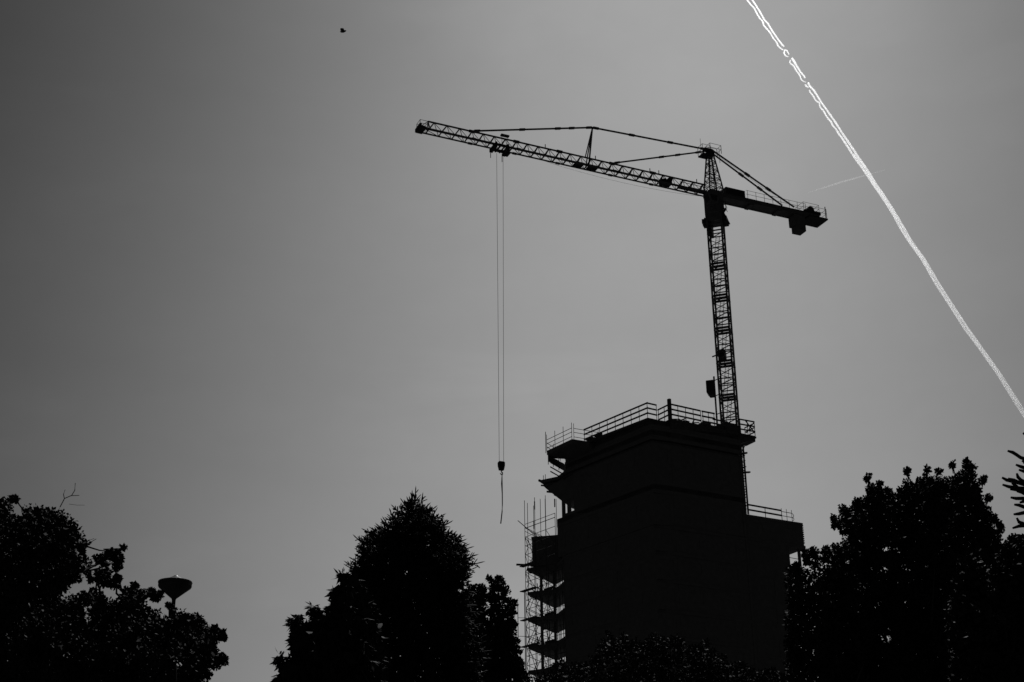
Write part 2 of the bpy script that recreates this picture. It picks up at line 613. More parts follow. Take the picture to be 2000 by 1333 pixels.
# right wing guard
zz = zr1
gp = on_line(P1, aB, 1463, 1008); gq = on_line(P1, aB, 1528, 1020)
rail_run(gp, gq, zz, 1.0, (.95, .42), 2.1, .17)
rail_run(on_line(P1, aB, 1455, 1005), gp, zz, 1.15, (.95, .4), .8, .05, over=.25)
gr = on_line(P1, aB, 1548, 1024)
rail_run(gq, gr, zz, .9, (.95, .45), .7, .05, GALV, over=.3, pw=.045)
gm = MB()
for fr in (.86, .42):
    pts = []
    for k in range(7):
        a = k / 6 * math.pi / 2
        p_ = gr + aB * (.55 * math.sin(a)) + nB * (.55 * (1 - math.cos(a)))
        pts.append((*p_, zz + fr * (1 - .35 * k / 6)))
    gm.tube(pts, .03)
gm.build('curved_rail', GALV, tower)
# riser and small brackets up the right-hand side of the shaft
rp = CRt + aB * .38 + nB * .1
ztop_r = ZT - 1.2
for s in (0, ):
    bar('riser_pipe', (*rp, zr1), (*rp, ztop_r), .17, GALV, tower)
nz_ = 26
for k in range(nz_):
    z0 = zr1 + (ztop_r - zr1) * k / nz_
    if random.random() < .75:
        bar('pipe_clip', (*(CRt - aB * .05 + nB * .1), z0), (*rp, z0 + .03), .07, DARKST, tower)
for py, L, h in ((884, .8, .16), (890, .45, .1), (921, 1.0, .14), (912, .5, .1), (900, .45, .09)):
    z0 = zat(rp, py)
    bar('bracket', (*(CRt + nB * .1), z0 - .18), (*(CRt + aB * L + nB * .1), z0), .25, TIMBER, tower, wy=h)
for px in (1452, 1459):
    c = on_line(P1, aB, px, 878)
    bar('bracket_strut', (*(CRt + nB * .2), zat(c, 890)), (*(c + nB * .2), zat(c, 868)), .07, TIMBER, tower)
# loose material lying along the roof edge
for k in range(26):
    px = random.uniform(1325, 1440); c = pl(px, 818 + (px - 1310) * .2) + nB * random.uniform(.3, 1.0)
    a = random.uniform(0, math.pi); L = random.uniform(.4, 1.5)
    d = np.array([math.cos(a), math.sin(a)])
    z0 = ZT + random.uniform(.04, .25)
    bar('timber_offcut', (*(c - d * L / 2), z0), (*(c + d * L / 2), z0 + random.uniform(-.02, .45)), .1, TIMBER, tower)
for px, w, h in ((1385, 1.0, .55), (1432, 1.5, 1.0), (1412, .8, .5), (1444, 1.0, .9), (1345, .7, .28), (1160, .7, .22), (1176, .5, .3)):
    base = pl(px, 818 + (px - 1310) * .2) if px > 1310 else pl(px, 862 - (px - 1145) * .42)
    mb = MB(); mb.box(base + nB * .7, aB, nB, w, .8, ZT + .002, ZT + h); mb.build('material_bundle', TIMBER, tower)

# ---- tube scaffold round the left flank (one thing)
scaf = root('scaffolding', (*(Tip - aB * .5), 0), 'tube scaffolding with tall bare standards climbing the left flank of the unfinished high-rise', 'scaffolding')
tw = .062


def sb(name, a, b, w=tw):
    return bar(name, a, b, w, GALV, scaf, n=6)


front = [(1026, 978), (1046, 972), (1067, 975), (1086, 1002)]
fr_pts = []
off = -aB * .9
for px, top in front:
    c = on_line(P2 + off, aA, px, 1100); fr_pts.append((c, zat(c, top)))
b0 = fr_pts[0][0]
back = []
for px, top, dk in ((1031, 983, .7), (1039, 988, 2.2), (1051, 975, 3.9), (1058, 968, 5.2), (1077, 975, 8.0)):
    # back row runs away from the tip
    c = b0 + aK * dk
    back.append((c, zat(c, top)))
for c, zt in fr_pts + back:
    sb('standard', (*c, 0), (*c, zt))
lz = [zat(b0, y) for y in (1030, 1040, 1050)]
zs = []
z = 1.5
while z < zat(b0, 1029): zs.append(z); z += .98
lastb = 300
for i, z in enumerate(zs):
    for j in range(len(fr_pts) - 1):
        sb('ledger', (*fr_pts[j][0], z), (*fr_pts[j + 1][0], z))
    chain = [fr_pts[0]] + back
    for j in range(len(chain) - 1):
        sb('ledger', (*chain[j][0], z + .06), (*chain[j + 1][0], z + .06))
for i in range(0, len(zs) - 2, 2):
    z = zs[i]
    for j in range(3):
        a, b = (j, j + 1) if (i // 2) % 2 else (j + 1, j)
        if z + 1.96 < zs[-1]: sb('brace', (*fr_pts[a][0], z), (*fr_pts[b][0], z + 1.96))
    a, b = (0, 1) if (i // 2) % 2 else (1, 0)
    sb('brace', (*b0, z), (*back[0][0], z + .98)); sb('brace', (*back[0][0], z + .98), (*b0, z + 1.96))
    for j in range(len(back) - 1):
        a, b = (j, j + 1) if (i // 2 + j) % 2 else (j + 1, j)
        sb('brace', (*back[a][0], z), (*back[b][0], z + 1.96))
# inner row under the open floors
for px, dk in ((1050, 2.8), (1062, 4.2), (1074, 2.4), (1086, 3.8), (1093, 2.2)):
    c = on_line(P2, aA, px, 1200) + aK * dk
    if px: sb('standard', (*c, 0), (*c, z_l1 - .35))
inner = [on_line(P2 - aB * .35, aA, px, 1200) + aK * 2.5 for px in (1040, 1052, 1066, 1080, 1092)]
for c in inner: sb('standard', (*c, 0), (*c, z_l1 - .4), .08)
for i, z in enumerate(zs):
    if z > z_l1 - .5: break
    if True:
        for j in range(len(inner) - 1): sb('ledger', (*inner[j], z + .3), (*inner[j + 1], z + .3))
    else:
        sb('ledger', (*inner[0], z), (*b0, z)); sb('ledger', (*inner[2], z), (*back[2][0], z))
# scaffold decks (boards)
for py in (1104, 1153, 1210, 1262):
    z0 = zat(b0, py)
    d0 = fr_pts[0][0]; d1 = fr_pts[1][0]
    m_ = MB(); m_.box(d0 - aA * .2 + aB * .25, aA, aB, 2.4, .5, z0, z0 + .09); m_.build('deck_board', TIMBER, scaf)
m_ = MB(); p0 = b0 - aB * .1; z0 = zat(b0, 1103)
m_.bar((*(b0 + np.array([-.95, 0])), z0), (*(b0 + np.array([.9, .3])), z0), .25, .16); m_.build('putlog', TIMBER, scaf)
# slanting loose pole and the top cage
c1 = b0 + np.array([-.75, -.2])
sb('loose_pole', (*c1, zat(c1, 1017)), (*(b0 + aK * .6 + np.array([1.6, -.2])), zat(b0, 1057)), .09)
for py in (1030, 1038):
    z0 = zat(b0, py)
    for (a, b) in ((0, 1), (1, 2), (2, 3)): sb('ledger', (*fr_pts[a][0], z0 + .3), (*fr_pts[b][0], z0 + .3))
    sb('ledger', (*b0, z0), (*back[3][0], z0 + .1))
for j, (c, zt) in enumerate(fr_pts[1:] + back):
    m_ = MB(); cc = (c[0], c[1])
    if j in (0, 2, 4):
        zc = zat(b0, 1003 + 5 * j); sb('coupler', (*c, zc), (*c, zc + .9), .12)
# outrigger line left of the tower
o0 = b0 + np.array([-.85, 0]); zo1, zo0 = zat(o0, 1177), zat(o0, 1262)
sb('outrigger', (*o0, zo0), (*o0, zo1), .075)
for py in (1207, 1243):
    sb('outrigger', (*o0, zat(o0, py)), (*back[0][0], zat(o0, py) + .1), .06)
    sb('outrigger', (*o0, zat(o0, py)), (*b0, zat(o0, py) - .02), .06)
o1 = b0 + np.array([-.12, 0.])
sb('outrigger', (*o1, 0), (*o1, zat(o1, 1152)), .1)

# upper scaffold between side deck and slab below
usc = root('scaffolding', (*TipM, z_mid), 'small tangle of props and braces standing on the slab under the upper left deck', 'scaffolding')
up_pts = [TipT + aB * .1 + aK * .1, TipT + aK * .9 + aB * .3, TipT + aK * 1.9 + aB * .5, TipT + aK * 2.9 + aB * .6, TipT + aK * 4.0 + aB * .6, TipT - aA * 1.6 + aK * .5]
zu = ZT - 1.0
for c in up_pts:
    bar('standard', (*c, z_mid), (*c, zu), .075, GALV, usc, n=6)
for i in range(9):
    z = z_mid + .35 + i * (zu - z_mid - .4) / 8
    for j in range(4):
        bar('ledger', (*up_pts[j], z), (*up_pts[j + 1], z + .05), .08, GALV, usc, n=6)
    for j in range(4):
        if i < 8:
            zz_ = z + (zu - z_mid - .4) / 8
            a, b = ((j, j + 1) if (i + j) % 2 else (j + 1, j))
            bar('brace', (*up_pts[a], z), (*up_pts[b], zz_), .07, GALV, usc, n=6)
for i in range(4):
    z = zu - .25 - i * .5
    bar('formwork_beam', (*(up_pts[0] + aB * .25), z), (*(up_pts[3] + aB * .2), z - .05), .07, TIMBER, usc, wy=.11)
# sticks at the mid slab tip
tipz = z_mid
for dx, py in ((.35, 929), (.6, 927)):
    c = TipM + aB * dx
    bar('stub_post', (*c, z_mid), (*c, zat(c, py)), .06, GALV, tower)
bar('outrigger_beam', (*(TipM - aB * .15 + aA * .1), z_mid - .02), (*(TipM + aB * .8 + aK * 1.5), z_mid - .3), .2, TIMBER, tower)

# ================================================================== TOWER CRANE
MP = atY(1426, 825, 150)[:2]
AZ = math.radians(65.5)
J = -np.array([math.sin(AZ), math.cos(AZ)])            # towards the jib tip
NN = np.array([J[1], -J[0]])                            # horizontal, away from the camera
ZJ = 85.91
crane = root('tower_crane', (MP[0], MP[1], 0), 'tall flat-lattice tower crane with horizontal jib and stayed mast rising behind the unfinished high-rise', 'crane')


def jpt(px, py, off=0.0):
    """point of the jib's vertical plane (shifted by off away from the camera) seen at px, py"""
    d = ray(px, py)
    o = np.array([MP[0] + NN[0] * off, MP[1] + NN[1] * off])
    t = ((o - CAM[:2]) @ NN) / (d[:2] @ NN)
    return CAM + d * t


def js(s, z, off=0.0):
    return (MP[0] + J[0] * s + NN[0] * off, MP[1] + J[1] * s + NN[1] * off, z)


# mast: sections of 3.98 m
SEC = 3.98
S_ = 1.62
TH = math.radians(18)
e1 = np.array([math.cos(TH), -math.sin(TH)]); e2 = np.array([math.sin(TH), math.cos(TH)])
ZB = 80.72 - SEC * 20                                    # foot of the lowest section
corn = lambda i: e1 * (S_ / 2 * (-1, 1, 1, -1)[i]) + e2 * (S_ / 2 * (-1, -1, 1, 1)[i])
mb = MB(); mb.box(MP, e1, e2, 3.4, 3.4, 0, max(.6, ZB)); mb.build('footing', CONC, crane)


def make_section(z0):
    base = Vector((MP[0], MP[1], z0))
    mb = MB()
    for i in range(4):
        c = MP + corn(i)
        mb.bar((*c, z0), (*c, z0 + SEC - .02), .19, up=(e1[0], e1[1], 0))
        mb.bar((*c, z0 + SEC - .18), (*c, z0 + SEC - .05), .22, up=(e1[0], e1[1], 0))
    o = mb.build('mast_section', STEEL, crane, at=base)
    # local levels measured downwards from the top in fractions
    T = lambda t: z0 + SEC * (1 - t)
    for f in range(4):
        a = MP + corn(f); b = MP + corn((f + 1) % 4)
        if f in (0, 1): pass
        if f == 0 or f == 3: r_, l_ = b, a
        else: r_, l_ = a, b
        if f in (1, 3): r_, l_ = (b, a)
        bar('brace', (*r_, T(.02)), (*l_, T(.2)), .075, STEEL, o)
        bar('brace', (*l_, T(.2)), (*r_, T(.43)), .06, STEEL, o)
        bar('brace', (*r_, T(.52)), (*l_, T(.68)), .09, STEEL, o)
        for t, w in ((.48, .1), (.70, .1), (.99, .12)):
            bar('strut', (*a, T(t)), (*b, T(t)), w, STEEL, o)
    m2 = MB()
    m2.box(MP + e1 * .12, e1, e2, S_ - .2, S_ - 1.05, T(.985), T(.965))
    m2.box(MP - e2 * (S_ / 2 - .1), e1, e2, S_ - .2, .05, T(.985), T(.93))
    m2.box(MP + e2 * (S_ / 2 - .1), e1, e2, S_ - .2, .05, T(.985), T(.95))
    m2.box(MP - e1 * (S_ / 2 - .12), e1, e2, .05, S_ - .2, T(.985), T(.93))
    m2.build('platform', DARKST, o)
    m3 = MB()
    s0 = MP - e1 * .30 - e2 * .2; s1 = MP + e1 * .10 + e2 * .35
    for w in (-.2, .2):
        m3.bar((*(s0 + e1 * w), T(.96)), (*(s1 + e1 * w), T(0.0)), .045)
    for k in range(13):
        fr = (k + .5) / 13
        c = s0 + (s1 - s0) * fr
        m3.bar((*(c - e1 * .2), T(.96 - .96 * fr)), (*(c + e1 * .2), T(.96 - .96 * fr)), .03)
    m3.build('ladder', GALV, o)
    return o


def copy_part(o, dz, parent):
    c = o.copy(); COL.objects.link(c); c.parent = parent
    c.location = o.location + Vector((0, 0, dz))
    for ch in o.children:
        d = ch.copy(); COL.objects.link(d); d.parent = c
        d.matrix_basis = ch.matrix_basis.copy()
    return c


sec0 = make_section(80.72 - SEC)
for k in range(1, 20):
    copy_part(sec0, -SEC * k, crane)
# short adapter above the last section
mb = MB()
za = 80.72
for i in range(4):
    c = MP + corn(i)
    mb.bar((*c, za - .02), (*c, 82.4), .2, up=(e1[0], e1[1], 0))
ad = mb.build('adapter_section', STEEL, crane, at=(MP[0], MP[1], za))
for f in range(4):
    a = MP + corn(f); b = MP + corn((f + 1) % 4)
    for z in (81.0, 81.45, 81.9):
        bar('strut', (*a, z), (*b, z), .1, STEEL, ad)
m_ = MB(); m_.box(MP - e1 * .6, e1, e2, .45, 1.3, 80.8, 82.3); m_.build('cable_drum', DARKST, ad)
# slewing unit
mb = MB()
mb.box(MP, e1, e2, 1.85, 1.85, 82.3, 83.2)
mb.lathe(MP, [(1.05, 83.2), (1.12, 83.3), (1.12, 83.55), (1.0, 83.6)], 20)
mb.build('slewing_ring', STEEL, crane)
mb = MB(); mb.box(MP, J, NN, 1.6, 1.65, 83.6, 86.25); mb.build('turret', STEEL, crane)
# walkway round the ring with toe plates hanging off both sides
for sgn in (-1, 1):
    m_ = MB()
    c = MP + e1 * sgn * 1.15
    lo = [c + e1 * sgn * .28 + e2 * y for y in (-.7, .7)]
    m_.prism([c - e1 * .25 * sgn + e2 * -.7, lo[0], lo[1], c - e1 * .25 * sgn + e2 * .7], 82.25 - (.2 if sgn > 0 else 0), 82.75)
    m_.build('walkway', DARKST, crane)
m_ = MB(); m_.bar((*(MP + e1 * 1.0), 83.4), (*(MP + e1 * 1.55), 81.9), .12, .3); m_.build('slanting_arm', STEEL, crane)
m_ = MB(); m_.bar((*(MP - e1 * 1.0), 83.2), (*(MP - e1 * 1.22), 82.15), .12, .5); m_.build('slanting_arm', STEEL, crane)
mb = MB()
for z in (83.9, 84.35, 84.8):
    mb.bar((*(MP + e1 * .9 - e2 * .5), z), (*(MP + e1 * 1.4 - e2 * .5), z - .12), .05)
    mb.bar((*(MP + e1 * 1.4 - e2 * .5), z - .12), (*(MP + e1 * 1.4 + e2 * .4), z - .12), .05)
mb.bar((*(MP + e1 * 1.4 - e2 * .5), 83.5), (*(MP + e1 * 1.4 - e2 * .5), 84.75), .06)
mb.bar((*(MP + e1 * 1.0 - e2 * .5), 83.2), (*(MP + e1 * 1.4 - e2 * .5), 83.75), .2)
mb.build('ladder_cage', GALV, crane)
# operator's cab, hung on the near side towards the jib
cc = MP + J * 1.0 - NN * 1.15
cab = MB()
lo = [cc + J * a + NN * b for a, b in ((-.5, -.5), (.42, -.5), (.42, .5), (-.5, .5))]
hi = [cc + J * a + NN * b for a, b in ((-.6, -.6), (.78, -.6), (.78, .6), (-.6, .6))]
cab.prism(lo, 83.95, 85.0, top=hi); cab.prism(hi, 85.0, 85.45, top=[p + (cc - p) * .12 for p in hi])
cabo = cab.build('cab', STEEL, crane)
m_ = MB()
for (i, k) in ((0, 1), (1, 2)):
    a0 = lo[i] * .8 + lo[k] * .2; b0_ = lo[i] * .2 + lo[k] * .8
    a1 = hi[i] * .85 + hi[k] * .15; b1_ = hi[i] * .15 + hi[k] * .85
    nrm = -NN if i == 0 else J
    t0, t1 = 84.25, 84.92
    def lerp(a, b, z): return a + (b - a) * ((z - 83.95) / 1.05)
    q = [(*(lerp(a0, a1, t0) + nrm * .01), t0), (*(lerp(b0_, b1_, t0) + nrm * .01), t0), (*(lerp(b0_, b1_, t1) + nrm * .01), t1), (*(lerp(a0, a1, t1) + nrm * .01), t1)]
    q2_ = [tuple(np.array(v) + np.array([*nrm, 0]) * .03) for v in q]
    m_.add(q + q2_, [(0, 3, 2, 1), (4, 5, 6, 7), (0, 1, 5, 4), (1, 2, 6, 5), (2, 3, 7, 6), (3, 0, 4, 7)])
m_.build('cab_window', GLASS, cabo)
# A-frame head
ZH = 91.35
head = MB()
HB, HT = .95, .33
cb = lambda i, w: J * (w * (-1, 1, 1, -1)[i]) + NN * (w * .72 * (-1, -1, 1, 1)[i])
for i in range(4):
    head.bar((*(MP + cb(i, HB) - J * .1), 86.2), (*(MP + cb(i, HT) + J * 0.05), ZH), .15)
ho = head.build('tower_head', STEEL, crane, at=(MP[0], MP[1], 86.2))
nlev = 9
for k in range(nlev):
    f0, f1 = k / nlev, (k + 1) / nlev
    for i in range(4):
        j = (i + 1) % 4
        pa = lambda idx, f: (*(MP + cb(idx, HB + (HT - HB) * f) - J * .1 * (1 - f)), 86.2 + (ZH - 86.2) * f)
        a, b = (i, j) if k % 2 else (j, i)
        bar('brace', pa(a, f0), pa(b, f1), .05, STEEL, ho)
        bar('strut', pa(i, f1), pa(j, f1), .045, STEEL, ho)
m_ = MB()
for w in (-.19, .19):
    m_.bar((*(MP + J * w - NN * .1), 86.3), (*(MP + J * w * .8), 91.2), .06)
for k in range(17):
    z = 86.5 + k * .28
    m_.bar((*(MP - J * .19 - NN * .08), z), (*(MP + J * .19 - NN * .08), z), .035)
m_.build('ladder', GALV, ho)
# head block, sheaves and platform
mb = MB()
mb.box(MP, J, NN, .75, .6, 91.2, 91.75)
mb.box(MP + J * .35, J, NN, 1.0, .5, 91.75, 92.1)
mb.lathe(MP - J * .25, [(.25, 91.75), (.27, 92.0), (.1, 92.2)], 10)
mb.build('head_block', DARKST, crane)
m_ = MB(); m_.box(MP + J * .85, J, NN, 1.0, 1.1, 91.0, 91.12); m_.box(MP + J * .4, J, NN, 1.2, .5, 90.95, 91.2)
hp = m_.build('head_platform', DARKST, crane, at=(MP[0], MP[1], 91))
m_ = MB()


def railbox(mb, s0, s1, w, z0, h, t=.035, post=.06, n=3):
    P_ = [js(s0, z0, -w), js(s1, z0, -w), js(s1, z0, w), js(s0, z0, w)]
    for i in range(4):
        a = np.array(P_[i]); b = np.array(P_[(i + 1) % 4])
        for fr in (.5, 1.0):
            mb.bar(a + [0, 0, h * fr], b + [0, 0, h * fr], t)
        mb.bar(a, a + [0, 0, h], post)


railbox(m_, .25, 1.35, .5, 91.1, 1.2)
m_.build('handrail', GALV, hp)
m_ = MB(); railbox(m_, -1.25, .25, .45, 91.6, 1.1); m_.build('handrail', GALV, hp)
m_ = MB(); m_.bar((*(MP + J * 1.25), 91.1), (*(MP + J * 1.25), 93.3), .035); m_.bar((*(MP - J * 1.25), 90.6), (*(MP - J * 1.25), 92.6), .045); m_.build('aerial', GALV, hp)

# jib ----------------------------------------------------------------
HJ, WJ = 1.22, .52
apex_px = [848, 873, 898, 922]
apex = [jpt(p, 240 + (p - 840) * .2367)[:2] for p in apex_px]
s_of = lambda pt: float((pt - MP) @ J)
s_ap = [s_of(a) for a in apex]
s_end = s_ap[-1]; s_root = 1.35
nb = 22
s_ap += [s_end + (s_root - s_end) * k / nb for k in range(1, nb + 1)]
s_tip = s_of(jpt(818, 253)[:2]); s_top0 = s_of(jpt(836, 237)[:2])
mb = MB()
mb.bar(js(s_top0, ZJ + HJ), js(s_root - .2, ZJ + HJ), .14)
for w in (-WJ, WJ):
    mb.bar(js(s_tip, ZJ, w), js(.7, ZJ, w), .13)
mb.bar(js(s_tip, ZJ + .02, -WJ + .13), js(.7, ZJ + .02, -WJ + .13), .1, .22)
for s in [s_ap[3], s_ap[7], s_ap[11], s_ap[16], s_ap[20]]:
    mb.bar(js(s + .35, ZJ + HJ), js(s - .35, ZJ + HJ), .24)
    for w in (-WJ, WJ): mb.bar(js(s + .25, ZJ, w), js(s - .25, ZJ, w), .2)
jib = mb.build('jib', STEEL, crane, at=js(0.7, ZJ))
for i, s in enumerate(s_ap):
    L = (s_ap[i] - s_ap[i + 1]) if i + 1 < len(s_ap) else (s_ap[i - 1] - s_ap[i])
    for w in (-WJ, WJ):
        bar('brace', js(s, ZJ + HJ), js(min(s + L * .52, s_tip), ZJ, w), .1, STEEL, jib)
        bar('brace', js(s, ZJ + HJ), js(max(s - L * .48, .8), ZJ, w), .055, STEEL, jib)
    sn = s + L * .5
    bar('cross_strut', js(min(sn, s_tip), ZJ, -WJ), js(min(sn, s_tip), ZJ, WJ), .05, STEEL, jib)
    bar('floor_brace', js(s + L * .5 if i else s_tip, ZJ, -WJ), js(s - L * .48 if s - L * .48 > .8 else .8, ZJ, WJ), .05, STEEL, jib)
# tip assembly
m_ = MB()
m_.box(MP + J * (s_tip - .25), J, NN, .7, 1.3, ZJ - .12, ZJ + .1)
m_.box(MP + J * (s_tip + .05), J, NN, .25, 1.4, ZJ - .05, ZJ + .35)
m_.bar(js(s_top0, ZJ + HJ), js(s_tip - .1, ZJ + .3, 0), .06)
m_.bar(js(s_top0, ZJ + HJ, 0), js(s_top0 - .05, ZJ, -WJ), .08); m_.bar(js(s_top0, ZJ + HJ, 0), js(s_top0 - .05, ZJ, WJ), .08)
m_.build('tip_frame', DARKST, jib)
m_ = MB(); railbox(m_, s_tip - .9, s_tip + .05, .5, ZJ + .1, .8); m_.build('handrail', GALV, jib)
# trolley-rope, sagging slightly below the jib
m_ = MB()
pts = []
for k in range(13):
    f = k / 12
    s = s_of(jpt(1062, 300)[:2]) * (1 - f) + 1.2 * f
    pts.append(js(s, ZJ - .12 - .55 * math.sin(math.pi * f) ** .8, WJ - .1))
m_.tube(pts, .017, 4); m_.build('trolley_rope', ROPE, jib)
# walkway panels between the bottom chords, winch near the root
for (xa, xb) in ((1119, 1142), (1145, 1168)):
    sa = s_of(jpt(xa + 3, 322)[:2]); sb_ = s_of(jpt(xb - 3, 330)[:2])
    m_ = MB(); m_.box(MP + J * (sa + sb_) / 2, J, NN, abs(sa - sb_), 1.0, ZJ + .07, ZJ + .16); m_.build('walkway_panel', DARKST, jib)
sw = s_of(jpt(1300, 363)[:2])
m_ = MB(); m_.box(MP + J * sw, J, NN, 1.3, .8, ZJ + .03, ZJ + .5); m_.box(MP + J * (sw - .4), J, NN, .4, .9, ZJ + .5, ZJ + .8)
m_.bar(js(sw + .3, ZJ + .3, -.5), js(sw + .3, ZJ + .3, .5), .55, n=10); m_.build('trolley_winch', DARKST, jib)
m_ = MB(); s2 = s_of(jpt(1325, 372)[:2]); m_.box(MP + J * (s2 + .9) / 2, J, NN, abs(s2 - .9), .55, ZJ + .07, ZJ + .13)
m_.bar(js(s2, ZJ + .6, -.42), js(.9, ZJ + .6, -.42), .05)
m_.box(MP + J * 2.2, J, NN, 2.4, .3, ZJ + .13, ZJ + .4); m_.build('walkway_panel', DARKST, jib)
for px, py in ((1163, 309), (1287, 341), (1361, 358), (1065, 287), (1270, 345)):
    s = s_of(jpt(px, py)[:2])
    m_ = MB(); m_.bar(js(s, ZJ + HJ), js(s, ZJ + HJ + .5), .09); m_.build('lamp_stub', DARKST, jib)
# wind sail on the jib above the trolley
sw = s_of(jpt(986, 267)[:2])
m_ = MB(); m_.box(MP + J * sw, J, NN, .95, .35, ZJ + HJ + .33, ZJ + HJ + .5)
for d in (-.35, .35): m_.bar(js(sw + d, ZJ + .1, 0), js(sw + d, ZJ + HJ + .35, 0), .05)
m_.build('roller_bracket', DARKST, jib)

# pendants
stb = s_of(jpt(1146, 316)[:2])
stt = jpt(1157, 249.5)
m_ = MB()
for w in (-WJ * .8, WJ * .8):
    m_.bar(js(stb - .05, ZJ + .2, w), stt, .13)
m_.bar(js(stb + .18, ZJ + HJ, 0), stt, .1)
m_.build('strut_frame', STEEL, crane)
htop = (*(MP + J * .6), 92.0)
hbot = (*(MP + J * .8), 91.65)


def pendant(a, b, w, knots, parent=crane):
    m = MB(); a = np.array(a, float); b = np.array(b, float)
    m.bar(a, b, w, w * 1.4)
    for f in knots:
        c = a + (b - a) * f; d = (b - a) / np.linalg.norm(b - a)
        m.bar(c - d * .35, c + d * .35, w * 1.9)
    m.build('pendant_bar', STEEL, parent)


pendant(htop, stt, .12, (.02, .32, .66, .97))
pendant(stt, js(s_ap[3] - .15, ZJ + HJ + .1), .12, (.03, .18, .3, .6, .97))
pendant(hbot, js(s_of(jpt(1198, 322)[:2]), ZJ + HJ + .1), .11, (.07, .3, .48, .96))
for w, px, py in ((.35, 1528, 402), (-.35, 1551, 405)):
    e = jpt(px, py, w)
    pendant((*(MP - J * .25 + NN * w * .6), 91.9), e, .12, (.42, .68))
m_ = MB(); m_.tube([(*(MP - J * .5), 91.8), js(-7, 88.55, 0), js(-12.4, 86.6, 0)], .018, 4); m_.build('stay_rope', ROPE, crane)

# counter-jib
mb = MB()
w_ = 1.5
for w in (-w_ / 2 + .08, w_ / 2 - .08):
    mb.bar(js(-.7, 85.88, w), js(-14.2, 85.88, w), .16, .56)
mb.prism([js(-.7, 0, -.75)[:2], js(-.7, 0, .75)[:2], js(-14.1, 0, .75)[:2], js(-14.1, 0, -.75)[:2]], 86.02, 86.1)
mb.prism([js(-.7, 0, -.62)[:2], js(-.7, 0, .62)[:2], js(-12.5, 0, .62)[:2], js(-12.5, 0, -.62)[:2]], 85.68, 85.74)
for s in (-4.8, -8.6): mb.box(MP + J * s, J, NN, .5, 1.3, 85.45, 85.62)
cj = mb.build('counter_jib', STEEL, crane, at=js(-.7, 86))
m_ = MB(); m_.box(MP - J * 2.75, J, NN, 2.6, 1.0, 86.102, 87.2); m_.build('electric_cabinet', DARKST, cj)
m_ = MB(); m_.box(MP - J * 5.0, J, NN, 1.2, .9, 86.102, 86.35); m_.build('cable_tray', DARKST, cj)
m_ = MB()
for w in (-.78, .78):
    for fr in (.55, 1.05):
        m_.bar(js(-4.0, 86.1 + fr, w), js(-12.3, 86.1 + fr, w), .03)
    for k in range(8):
        s = -4.2 - k * 1.15
        m_.bar(js(s, 86.0, w), js(s, 87.17, w), .04)
m_.build('handrail', GALV, cj)
m_ = MB()
m_.box(MP - J * 11.55, J, NN, 1.15, 1.25, 83.55, 85.59)
m_.box(MP - J * 11.4, J, NN, 1.45, 1.3, 84.3, 85.55)
m_.build('counterweight', CONC, crane)
m_ = MB()
m_.box(MP - J * 13.8, J, NN, 2.6, 2.2, 85.45, 85.62)
m_.build('winch_deck', DARKST, cj)
m_ = MB()
m_.box(MP - J * 13.3, J, NN, 2.2, 1.5, 86.102, 86.5)
m_.bar(js(-13.2, 86.7, -.6), js(-13.2, 86.7, .6), .85, n=14)
m_.build('hoist_winch', DARKST, cj)
m_ = MB(); railbox(m_, -15.0, -12.7, 1.05, 85.7, 1.15, t=.03, post=.04); railbox(m_, -14.2, -12.0, .75, 86.3, 1.1, t=.03, post=.04)
m_.bar(js(-14.9, 85.7, -1.0), js(-14.9, 87.2, -1.0), .09); m_.build('handrail', GALV, cj)

# trolley, ropes, hook block
st = s_of(jpt(976, 291)[:2])
m_ = MB()
for w in (-WJ - .15, WJ + .15):
    m_.bar(js(st - .85, ZJ - .08, w), js(st + .85, ZJ - .08, w), .1, .22)
    for d in (-.7, .7):
        m_.lathe(js(st + d, 0, w)[:2], [(.13, ZJ - .1), (.13, ZJ + .16)], 8)
for d in (-.8, -.25, .25, .8):
    m_.bar(js(st + d, ZJ - .25, -WJ - .15), js(st + d, ZJ - .25, WJ + .15), .12)
m_.box(MP + J * (st + .75), J, NN, .35, 1.4, ZJ - .45, ZJ - .05)
m_.box(MP + J * (st - .75), J, NN, .35, 1.3, ZJ - .6, ZJ - .05)
m_.bar(js(st - .95, ZJ - .6, -.3), js(st - .95, ZJ - .6, .3), .4, n=10)
trol = m_.build('trolley', DARKST, crane, at=js(st, ZJ - .2))
for d, L in ((.85, .8), (-.5, 1.0)):
    bar('hanging_rod', js(st + d, ZJ - .4, WJ), js(st + d, ZJ - .4 - L, WJ), .075, DARKST, trol)
t1, t2 = jpt(969.8, 300), jpt(982.3, 303)
b1, b2 = jpt(974.8, 902), jpt(983.4, 902)
for a, b in ((t1, b1), (t2, b2)):
    for w in (-.12, .12):
        aa = np.array(a) + np.array([NN[0], NN[1], 0]) * w * .3; bb = np.array(b) + np.array([NN[0], NN[1], 0]) * w * .3
        if w > 0: continue
        bar('hoist_rope', aa, bb, .042, ROPE, crane, n=6)
hc = (np.array(b1) + np.array(b2)) / 2
zhb0 = float(jpt(979.5, 919)[2]); zhb1 = float(hc[2])
m_ = MB()
cpl = hc[:2]
mb_poly = lambda hw, hd: [cpl + J * a + NN * b for a, b in ((-hw, -hd), (hw, -hd), (hw, hd), (-hw, hd))]
m_.prism(mb_poly(.22, .15), zhb0, zhb0 + .45, top=mb_poly(.31, .2))
m_.prism(mb_poly(.31, .2), zhb0 + .45, zhb1 - .12, top=mb_poly(.32, .2))
m_.prism(mb_poly(.32, .2), zhb1 - .12, zhb1, top=mb_poly(.26, .14))
hb = m_.build('hook_block', DARKST, crane, at=(cpl[0], cpl[1], zhb0))
m_ = MB()
pts = []
